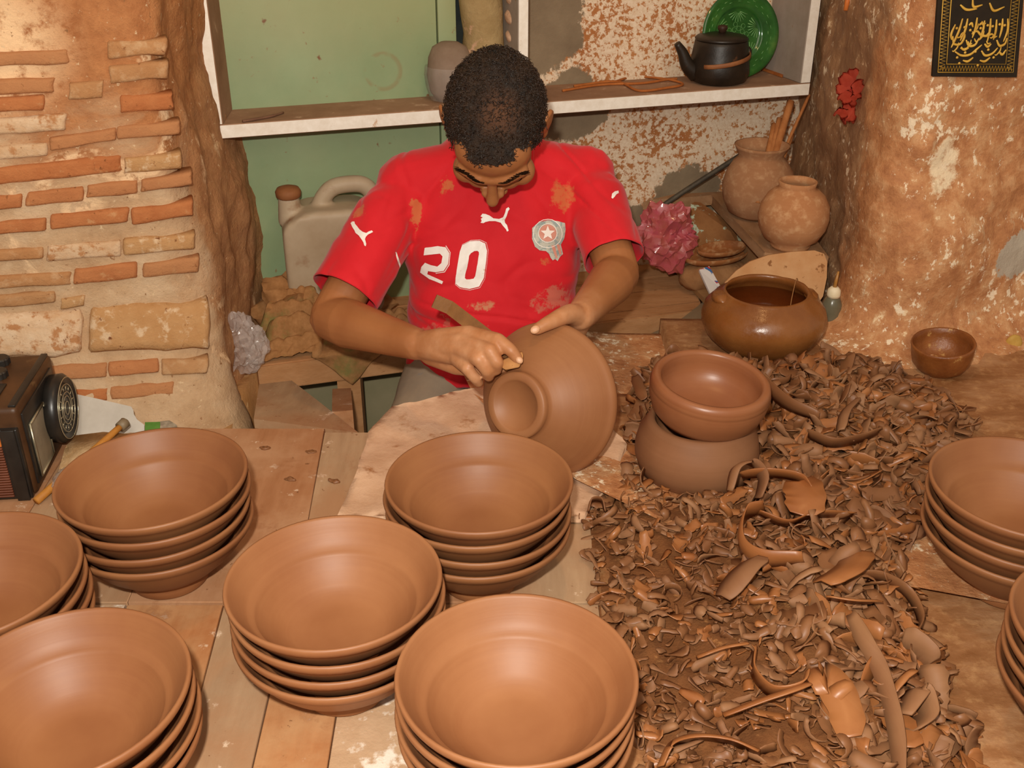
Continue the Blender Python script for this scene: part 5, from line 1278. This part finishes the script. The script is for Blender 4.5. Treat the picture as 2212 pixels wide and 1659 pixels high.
decal('number_outline', [[(943, 436), (972, 480), (965, 560), (936, 606), (880, 615), (880, 611), (933, 602), (961, 558), (968, 482), (940, 440)]], M_PRINT, 0.0016)
CAT = [(1157, 295), (1165, 285), (1160, 270), (1172, 262), (1158, 255), (1170, 238), (1190, 240), (1215, 250), (1240, 268), (1275, 272), (1300, 262), (1312, 235), (1320, 205), (1335, 196), (1342, 207), (1332, 222), (1322, 255), (1310, 280), (1312, 295), (1325, 310), (1335, 345), (1325, 350), (1318, 335), (1300, 315), (1285, 295), (1250, 285), (1215, 285), (1190, 290), (1175, 298)]
decal('leaping_cat_logo', [CAT], M_PRINT, 0.0016)
CAT2 = [(345, 300), (355, 290), (368, 290), (372, 305), (385, 320), (400, 340), (420, 355), (440, 362), (455, 352), (475, 345), (483, 355), (470, 362), (450, 372), (438, 385), (432, 400), (440, 430), (437, 445), (428, 440), (422, 420), (410, 400), (395, 378), (375, 362), (368, 345), (355, 325)]
decal('leaping_cat_logo', [CAT2], M_PRINT, 0.0016)
decal('leaping_cat_logo', [[(1980, 140), (1983, 115), (2000, 100), (2022, 95), (2024, 110), (2010, 118), (1998, 135), (1988, 146)]], M_PRINT, 0.0016)
CRS = [(1482, 328), (1520, 292), (1580, 278), (1640, 284), (1687, 296), (1691, 335), (1682, 392), (1660, 432), (1674, 492), (1656, 508), (1641, 535), (1626, 522), (1612, 530), (1598, 515), (1588, 490), (1568, 472), (1530, 468), (1500, 445), (1481, 396)]
cr = decal('crest', [CRS], M_CREST, 0.0014)
circ = lambda cx, cy, r, n=20: [(cx + r * math.cos(2 * math.pi * k / n), cy + r * math.sin(2 * math.pi * k / n)) for k in range(n)]
decal('crest_disc', [circ(1578, 360, 54)], M_CPINK, 0.0019)
star = [(1578 + (46 if k % 2 == 0 else 20) * math.sin(math.pi * k / 5), 360 - (46 if k % 2 == 0 else 20) * math.cos(math.pi * k / 5)) for k in range(10)]
decal('crest_star', [star], M_PRINT, 0.0024)
decal('crest_ring', [], M_PRINT, 0.0020, [(circ(1578, 362, 92), circ(1578, 362, 88)), (circ(1578, 360, 60), circ(1578, 360, 56))])
decal('crest_ribbon', [[(1600, 440), (1620, 436), (1640, 515), (1628, 518)], [(1632, 432), (1650, 430), (1664, 492), (1652, 500)]], M_CPINK, 0.0019)
decal('side_trim', [[(618, 478), (626, 478), (640, 520), (655, 570), (662, 600), (684, 640), (692, 690), (684, 692), (676, 650), (650, 590), (634, 540)]], M_PRINT, 0.0016)

# ---- trousers
def trousers():
    b = bmesh.new()
    ball(b, (-0.035, 1.862, 0.0), (0.150, 0.100, 0.050), 3); ball(b, (-0.035, 1.905, -0.005), (0.150, 0.097, 0.066), 3)
    for sx in (-1, 1):
        hp_ = Vector((-0.035 + sx * 0.075, 1.89, 0.0)); kn = Vector((-0.035 + sx * 0.150, 1.600, -0.115)); an = Vector((-0.035 + sx * 0.13, 1.655, -0.465))
        limb(b, [(hp_, 0.077), (hp_.lerp(kn, 0.5), 0.070), (kn, 0.058), (kn.lerp(an, 0.4), 0.055), (kn.lerp(an, 0.9), 0.045)])
    me = union(b, 0.006, 6); bm = bmesh.new(); bm.from_mesh(me); bm.normal_update()
    for v in bm.verts: v.co += v.normal * (0.004 * noise.noise(Vector((v.co.x * 20, v.co.y * 12, v.co.z * 30))))
    return bm
kid('trousers', trousers(), simple('dusty_denim', '#7d6f60', '#94826c', 12, 0.9, 0.15, 0.3, 0.002, '#5f7080', 16, 0.58, 0.68))

# ---- trimming tool: a strap of iron bent at both ends
M_TOOL = simple('clayed_iron', '#6a4420', '#8a5c30', 24, 0.5, 0.4, 0.3, 0.002)
to = thing('trimming_tool', 'bent flat iron trimming tool in the potter\'s right hand', 'tool', T(1050, 725, 1.60))
def strap(pts, w_, th, side):
    bm = bmesh.new(); rows = []; side = Vector(side).normalized(); n = len(pts)
    for i, p in enumerate(pts):
        d = (pts[min(i + 1, n - 1)] - pts[max(i - 1, 0)]).normalized(); s_ = (side - d * side.dot(d)).normalized(); nn = d.cross(s_).normalized()
        rows.append([bm.verts.new(p + s_ * w_ * a + nn * th * c) for a, c in ((-.5, -.5), (.5, -.5), (.5, .5), (-.5, .5))])
    for r0, r1 in zip(rows, rows[1:]):
        for k in range(4): bm.faces.new((r0[k], r0[(k + 1) % 4], r1[(k + 1) % 4], r1[k]))
    bm.faces.new(rows[0]); bm.faces.new(rows[-1][::-1]); return bm
ta, tb_, tc_, td = T(938, 650, 1.618), T(971, 664, 1.628), T(1112, 772, 1.572), T(1100, 796, 1.560)
tbm = strap([p - to.location for p in (ta, ta.lerp(tb_, .5), tb_, tb_.lerp(tc_, .03), tb_.lerp(tc_, .3), tb_.lerp(tc_, .6), tb_.lerp(tc_, .9), tc_, tc_.lerp(td, .5), td)], 0.021, 0.0030, Vector((0.6, 0.35, 0.72)))
autosmooth(finish('strap', tbm, M_TOOL, to), 30)
chp = bmesh.new()
chip = [(1086, 778, 1.556), (1128, 760, 1.556), (1131, 770, 1.552), (1122, 794, 1.550), (1092, 800, 1.550), (1084, 795, 1.552)]
prism([T(*p) - to.location for p in chip], Vector((0, 0.010, -0.003)), chp); bmesh.ops.bevel(chp, geom=chp.edges[:], offset=0.0015, segments=1, affect='EDGES')
finish('wooden_grip_end', chp, simple('pale_clay_wood', '#a8713f', '#c08a54', 30, 0.8), to)
# ================================================================== heap of clay shavings
PILE = [(0.20, 1.62), (0.25, 1.76), (0.38, 1.76), (0.66, 1.77), (0.74, 1.66), (0.775, 1.53), (0.68, 1.40), (0.61, 1.28), (0.535, 1.16), (0.515, 1.02), (0.505, 0.88), (0.49, 0.66), (0.16, 0.66), (0.128, 0.92), (0.11, 1.06), (0.10, 1.29), (0.17, 1.34), (0.19, 1.45)]
def inside(x, y):
    c = False; n = len(PILE)
    for i in range(n):
        (x0, y0), (x1, y1) = PILE[i], PILE[i - 1]
        if (y0 > y) != (y1 > y) and x < (x1 - x0) * (y - y0) / (y1 - y0) + x0: c = not c
    return c
def edge_d(x, y):
    d = 9
    for i in range(len(PILE)):
        a, b = Vector(PILE[i]), Vector(PILE[i - 1]); p = Vector((x, y)); t = max(0, min(1, (p - a).dot(b - a) / (b - a).length_squared)); d = min(d, (p - a - (b - a) * t).length)
    return d
def pile_h(x, y):
    if not inside(x, y): return -0.004
    d = edge_d(x, y)
    h = 0.055 * (1 - math.exp(-d / 0.055)) 
    h *= 0.55 + 0.55 * math.exp(-((x - 0.50) / 0.17) ** 2 - ((y - 1.50) / 0.26) ** 2) + 0.55 * math.exp(-((x - 0.40) / 0.10) ** 2 - ((y - 1.00) / 0.2) ** 2)
    if x < 0.30 and y < 1.32: h *= 0.45 + 0.55 * max(0, (x - 0.12) / 0.18)
    dc = math.hypot(x - CH.x, y - CH.y)
    if dc < 0.13: h *= 0.35 + 0.65 * max(0, (dc - 0.095) / 0.035)
    dp = math.hypot(x - WP.x, y - WP.y)
    if dp < 0.15: h *= max(0.3, min(1, (dp - 0.09) / 0.06))
    return h + 0.006 * fbm((x, y, 2), 22, 4)
M_SHAV = [m_clay('shaving_clay', '#754a2c', '#875a38', 0.48, 0.38, None, False), m_clay('shaving_clay_dry', '#7f5538', '#926846', 0.62, 0.28, None, False), m_clay('shaving_clay_fresh', '#8a522b', '#a0683c', 0.38, 0.42, None, False)]
M_CRUMB = simple('clay_crumb', '#6a4022', '#855530', 40, 0.85, 0.2, 0.6, 0.006, '#b07a48', 50, 0.6, 0.7)
hm = bmesh.new(); NXp, NYp = 100, 150; gg = []
for i in range(NXp + 1):
    gg.append([hm.verts.new((0.06 + 0.75 * i / NXp, 0.60 + 1.22 * j / NYp, pile_h(0.06 + 0.75 * i / NXp, 0.60 + 1.22 * j / NYp) - 0.004)) for j in range(NYp + 1)])
for i in range(NXp):
    for j in range(NYp):
        q4 = (gg[i][j], gg[i + 1][j], gg[i + 1][j + 1], gg[i][j + 1])
        if max(v.co.z for v in q4) > -0.006: hm.faces.new(q4)
bmesh.ops.delete(hm, geom=[v for v in hm.verts if not v.link_faces], context='VERTS')
tag(finish('clay_crumb_bed', hm, M_CRUMB), 'bed of crushed brown clay crumbs under the curled shavings', 'clay crumbs', kind='stuff')

def shaving(L, Wd, curl, twist, seed, nseg=10, th=0.0014):
    """a trimmed ribbon of clay: curls about its width, twists, torn tapering ends, slightly dished"""
    r = random.Random(seed); rows = []; p = Vector((0, 0, 0)); ang = 0.0; ds = L / nseg; roll = 0.0
    verts = []; faces = []
    k2 = r.uniform(0.5, 1.6)
    for i in range(nseg + 1):
        s = i / nseg; wd = Wd * (0.35 + 0.65 * min(1, math.sin(math.pi * (0.10 + 0.80 * s)) ** 0.6 * 1.25)) * (1 + 0.18 * r.uniform(-1, 1))
        d = Vector((math.cos(ang), 0, math.sin(ang))); n = Vector((-math.sin(ang), 0, math.cos(ang))); sd = Vector((0, 1, 0))
        c, sn = math.cos(roll), math.sin(roll); sd2 = sd * c + n * sn; n2 = n * c - sd * sn
        dish = wd * 0.14
        for a, e in ((-0.5, dish), (0.0, 0.0), (0.5, dish)):
            verts.append(p + sd2 * wd * a + n2 * e)
        for a, e in ((0.5, dish), (0.0, 0.0), (-0.5, dish)):
            verts.append(p + sd2 * wd * a * 0.96 + n2 * (e + th))
        p = p + d * ds + Vector((0, twist * 0.25 * ds, 0)); ang += (1.0 + (k2 - 1) * s) * ds / max(curl, .004); roll += twist * ds / L
    for i in range(nseg):
        b = i * 6
        for k in range(6): faces.append((b + k, b + (k + 1) % 6, b + 6 + (k + 1) % 6, b + 6 + k))
    faces.append((0, 5, 4, 1)); faces.append((1, 4, 3, 2)); e = nseg * 6; faces.append((e, e + 1, e + 4, e + 5)); faces.append((e + 1, e + 2, e + 3, e + 4))
    c = sum(verts, Vector()) / len(verts); return [v - c for v in verts], faces
PRO = []
r6 = random.Random(21)
for k in range(30):
    kind = k % 5
    if kind == 0: a = (r6.uniform(.06, .10), r6.uniform(.014, .022), r6.uniform(.025, .05), r6.uniform(-1.2, 1.2))
    elif kind == 1: a = (r6.uniform(.04, .06), r6.uniform(.024, .036), r6.uniform(.04, .10), r6.uniform(-.6, .6))
    elif kind == 2: a = (r6.uniform(.07, .11), r6.uniform(.012, .018), r6.uniform(.016, .028), r6.uniform(-2, 2))
    elif kind == 3: a = (r6.uniform(.05, .08), r6.uniform(.020, .030), r6.uniform(.07, .25), r6.uniform(-1.5, 1.5))
    else: a = (r6.uniform(.035, .055), r6.uniform(.020, .030), r6.uniform(.014, .024), r6.uniform(-.5, .5))
    v, f = shaving(*a, 100 + k); me = bpy.data.meshes.new('clay_shaving'); me.from_pydata([tuple(q) for q in v], [], f); me.materials.append(M_SHAV[[0, 0, 1, 2, 1][(k * 3 + k // 5) % 5]]); me.update(); me.shade_smooth(); PRO.append(me)
BLOCK = [((CH.x, CH.y), 0.112), ((WP.x, WP.y), 0.125), ((0.648, 1.115), 0.125), ((0.640, .848), 0.13), ((0.004, 0.79), 0.135), ((-0.043, 1.134), 0.135)]
def free(x, y, m=0.0): return all(math.hypot(x - c[0], y - c[1]) > r + m for c, r in BLOCK)
def rand_pt(r, m=0.0):
    while True:
        x, y = r.uniform(0.09, 0.79), r.uniform(0.68, 1.77)
        if inside(x, y) and free(x, y, m): return x, y
def orient(r, flatness):
    ax = Vector((r.uniform(-1, 1), r.uniform(-1, 1), 0)).normalized()
    return Matrix.Rotation(r.gauss(0, flatness), 3, ax) @ Matrix.Rotation(r.uniform(0, 6.283), 3, 'Z') @ (Matrix.Rotation(math.pi / 2 * r.choice((0, 0, 0, 2, 2, 1)) + r.gauss(0, .35), 3, 'X'))
r7 = random.Random(33); CH_LAB = 'curled brown clay shaving lying in the trimmings heap'
cells = {}
for k in range(270):
    for _ in range(30):
        x, y = rand_pt(r7, 0.012); key = (int(x / 0.028), int(y / 0.028))
        if cells.get(key, 0) < 1: break
    cells[key] = cells.get(key, 0) + 1
    o = bpy.data.objects.new('clay_shaving', r7.choice(PRO)); COL.objects.link(o)
    sc = r7.uniform(0.75, 1.15) * (1.15 if y < 1.2 and x > 0.33 else 0.62 if x < 0.33 and y < 1.33 else 0.95)
    o.scale = (sc, sc, sc); o.rotation_euler = orient(r7, 0.35).to_euler(); o.location = (x, y, pile_h(x, y) + 0.010)
    zone = ('at the back by the slip pot', 'near the chuck and thick-rimmed bowl', 'beside the right-hand bowl stack', 'in the front of the heap')[0 if y > 1.5 else 1 if x < 0.36 and y > 1.12 else 2 if y > 1.12 else 3]
    tag(o, 'curled brown clay shaving ' + zone, 'clay shaving', 'curled clay shavings ' + zone)
# the rest of the heap, too many to count
vs, fs, mi = [], [], []
r8 = random.Random(8)
for k in range(2300):
    x, y = rand_pt(r8, -0.012); kind = r8.random()
    L, Wd = r8.uniform(.020, .058), r8.uniform(.009, .024)
    if x < 0.34 and y < 1.33: L *= 0.62; Wd *= 0.62
    v, f = shaving(L, Wd, r8.uniform(.016, .12), r8.uniform(-1.3, 1.3), k, 6, 0.0013); R = orient(r8, 0.5); b = len(vs); z = pile_h(x, y) + r8.uniform(-.002, .012)
    vs += [tuple(R @ q + Vector((x, y, z))) for q in v]; fs += [tuple(b + i for i in q) for q in f]; mi += [r8.choice((0, 0, 1, 1, 2))] * len(f)
me = bpy.data.meshes.new('clay_shavings'); me.from_pydata(vs, [], fs)
for m in M_SHAV: me.materials.append(m)
me.polygons.foreach_set('material_index', mi); me.update()
tag(finish('small_clay_shavings', me), 'mass of small torn clay shavings making up the heap', 'clay shavings', kind='stuff')

# large ribbons one can single out
def ribbon(pts, wd, lab, mat=2, lean=(0, 0, 1), z=None, th=0.0018):
    P = []
    for x, y, dz in pts:
        g = G(x, y, 0.04); 
        for _ in range(3): g = G(x, y, max(0.003, pile_h(g.x, g.y)) + 0.014 + dz)
        P.append(g)
    wd *= 1.55; P = spline(P, 26); n = len(P); bm = bmesh.new(); rows = []; ln = Vector(lean)
    for i, p in enumerate(P):
        d = (P[min(i + 1, n - 1)] - P[max(i - 1, 0)]).normalized(); s_ = (ln - d * ln.dot(d)).normalized(); nn = d.cross(s_)
        w2 = wd * (0.30 + 0.70 * min(1, 1.3 * math.sin(math.pi * (0.06 + 0.88 * i / (n - 1))) ** 0.6)) * (1 + 0.10 * noise.noise(Vector((i * 0.22, pts[0][0] * .01, 0))))
        rows.append([bm.verts.new(p + s_ * w2 * a + nn * e) for a, e in ((-.5, 0), (0, -wd * .10), (.5, 0), (.5, th), (0, th - wd * .10), (-.5, th))])
    for r0, r1 in zip(rows, rows[1:]):
        for k in range(6): bm.faces.new((r0[k], r0[(k + 1) % 6], r1[(k + 1) % 6], r1[k]))
    bm.faces.new(rows[0]); bm.faces.new(rows[-1][::-1])
    tag(finish('clay_ribbon', bm, M_SHAV[mat]), lab, 'clay shaving', 'large single clay ribbons')
ribbon([(1838, 1325, .012), (1870, 1385, .012), (1900, 1440, .010), (1925, 1520, .008), (1940, 1600, .006), (1945, 1680, .004)], 0.013, 'long straight clay ribbon running down the front of the heap', 1, (0.7, 0, 0.7))
ribbon([(1840, 1238, .012), (1900, 1242, .018), (1960, 1275, .018), (1990, 1330, .014), (1975, 1370, .008), (1940, 1374, .004)], 0.012, 'wide open clay hoop at the right side of the heap', 0, (0.2, -.3, 0.9))
ribbon([(1735, 1205, .018), (1640, 1205, .012), (1600, 1170, .016), (1610, 1110, .024), (1650, 1090, .030)], 0.020, 'broad C-shaped clay curl in front of the thick-rimmed bowl', 2, (0, -.2, 1))
ribbon([(1640, 1105, .03), (1700, 1128, .016), (1760, 1110, .014), (1845, 1110, .012)], 0.013, 'arched clay ribbon trailing right from the C-shaped curl', 2, (0, -.5, .8))
ribbon([(1575, 1060, .03), (1590, 1010, .05), (1625, 1000, .052), (1650, 1030, .04), (1640, 1075, .025)], 0.016, 'upright clay loop beside the chuck', 1, (0.3, -.6, .5))
ribbon([(1600, 1025, .035), (1660, 1020, .042), (1725, 1030, .038), (1755, 1060, .03)], 0.015, 'clay ribbon bridging from the loop to the right', 2, (0, -.4, .8))
ribbon([(1725, 1035, .04), (1740, 1070, .032), (1735, 1110, .02)], 0.034, 'broad shiny clay tongue hanging in the middle of the heap', 2, (1, 0, .2))
ribbon([(1425, 1659, .004), (1450, 1610, .012), (1500, 1592, .018), (1570, 1598, .016), (1640, 1625, .008)], 0.024, 'broad flat clay ribbon arching at the bottom edge of the heap', 2, (0, -.6, .7))
ribbon([(1562, 1545, .010), (1640, 1515, .014), (1700, 1495, .016), (1745, 1478, .012)], 0.020, 'straight flat clay strip lying across the front heap', 2, (0, -.7, .7))
ribbon([(1632, 1400, .010), (1630, 1450, .010), (1670, 1490, .010), (1730, 1480, .012), (1745, 1450, .014)], 0.014, 'half-ring clay curl in the front of the heap', 2, (0, -.3, .9))
ribbon([(1560, 1290, .014), (1610, 1230, .020), (1640, 1205, .016)], 0.026, 'flat leaf-shaped clay slice left of the hoop', 1, (.7, -.6, .5))
ribbon([(1775, 1260, .018), (1830, 1230, .024), (1860, 1195, .022)], 0.030, 'bright orange clay slice pointing up on the heap crest', 2, (.7, -.6, .5))
ribbon([(1785, 1290, .014), (1840, 1298, .018), (1895, 1300, .014)], 0.018, 'orange boat-shaped clay slice below the crest', 2, (0, -.7, .7))
ribbon([(1505, 1420, .010), (1560, 1400, .014), (1615, 1390, .010)], 0.016, 'rolled orange clay strip at the left of the front heap', 2, (0, -.7, .7))
ribbon([(1750, 1480, .012), (1790, 1470, .014), (1825, 1530, .012), (1835, 1590, .008)], 0.024, 'drooping wide clay ribbon in the front of the heap', 2, (1, -.2, .2))
ribbon([(1950, 1545, .008), (1985, 1490, .018), (2000, 1540, .014), (1970, 1575, .006)], 0.022, 'pale cupped clay scrap right of the long ribbon', 1, (.4, -.6, .6))
ribbon([(1950, 1375, .010), (1990, 1400, .016), (2015, 1430, .012)], 0.024, 'torn pale clay scrap at the right front of the heap', 1, (.6, -.5, .6))
ribbon([(2035, 1540, .003), (2080, 1552, .003), (2125, 1568, .003)], 0.011, 'thin clay strip lying on the bare floor right of the heap', 0, (0, -1, .2))
ribbon([(1770, 900, .02), (1700, 870, .025), (1640, 820, .03), (1600, 790, .03)], 0.020, 'clay ribbon lying against the base of the slip pot', 0, (0, -.4, .8))
ribbon([(1745, 935, .02), (1800, 955, .02), (1860, 945, .02), (1900, 930, .018)], 0.016, 'long curved clay strip across the back of the heap', 0, (0, -.4, .8))
ribbon([(1815, 930, .02), (1825, 890, .026), (1850, 862, .022)], 0.014, 'pale thin clay crescent at the back of the heap', 1, (.5, -.5, .6))
ribbon([(1445, 800, .03), (1437, 772, .045), (1455, 762, .05), (1468, 785, .04)], 0.022, 'small rolled clay curl behind the thick-rimmed bowl', 0, (0.2, -.3, .9))
ribbon([(1270, 1105, .006), (1278, 1080, .016), (1300, 1080, .018), (1308, 1105, .006)], 0.010, 'tiny clay ring at the left edge of the heap by the slab', 0, (0, -.5, .8))
ribbon([(1372, 812, .012), (1382, 840, .014), (1392, 862, .012)], 0.012, 'thin upright clay curl left of the thick-rimmed bowl', 0, (.8, -.3, .4))
for (x, y, lab) in ((572, 968, 'dark clay crumb on the planks nearest the bench end'), (672, 976, 'oval dark clay crumb on the planks near the slab'), (626, 1036, 'leaf-shaped dark clay crumb in the middle of the planks'), (722, 1040, 'dark clay flake beside the plank joint')):
    b = bmesh.new(); ball(b, (0, 0, 0.001), (0.009, 0.0055, 0.002), 3); roughen(b, 0.004, 120, 3, x)
    p = G(x, y, 0.0); tag(finish('clay_crumb', b, M_SHAV[0], None, True, p), lab, 'crumb', 'clay crumbs on the planks')
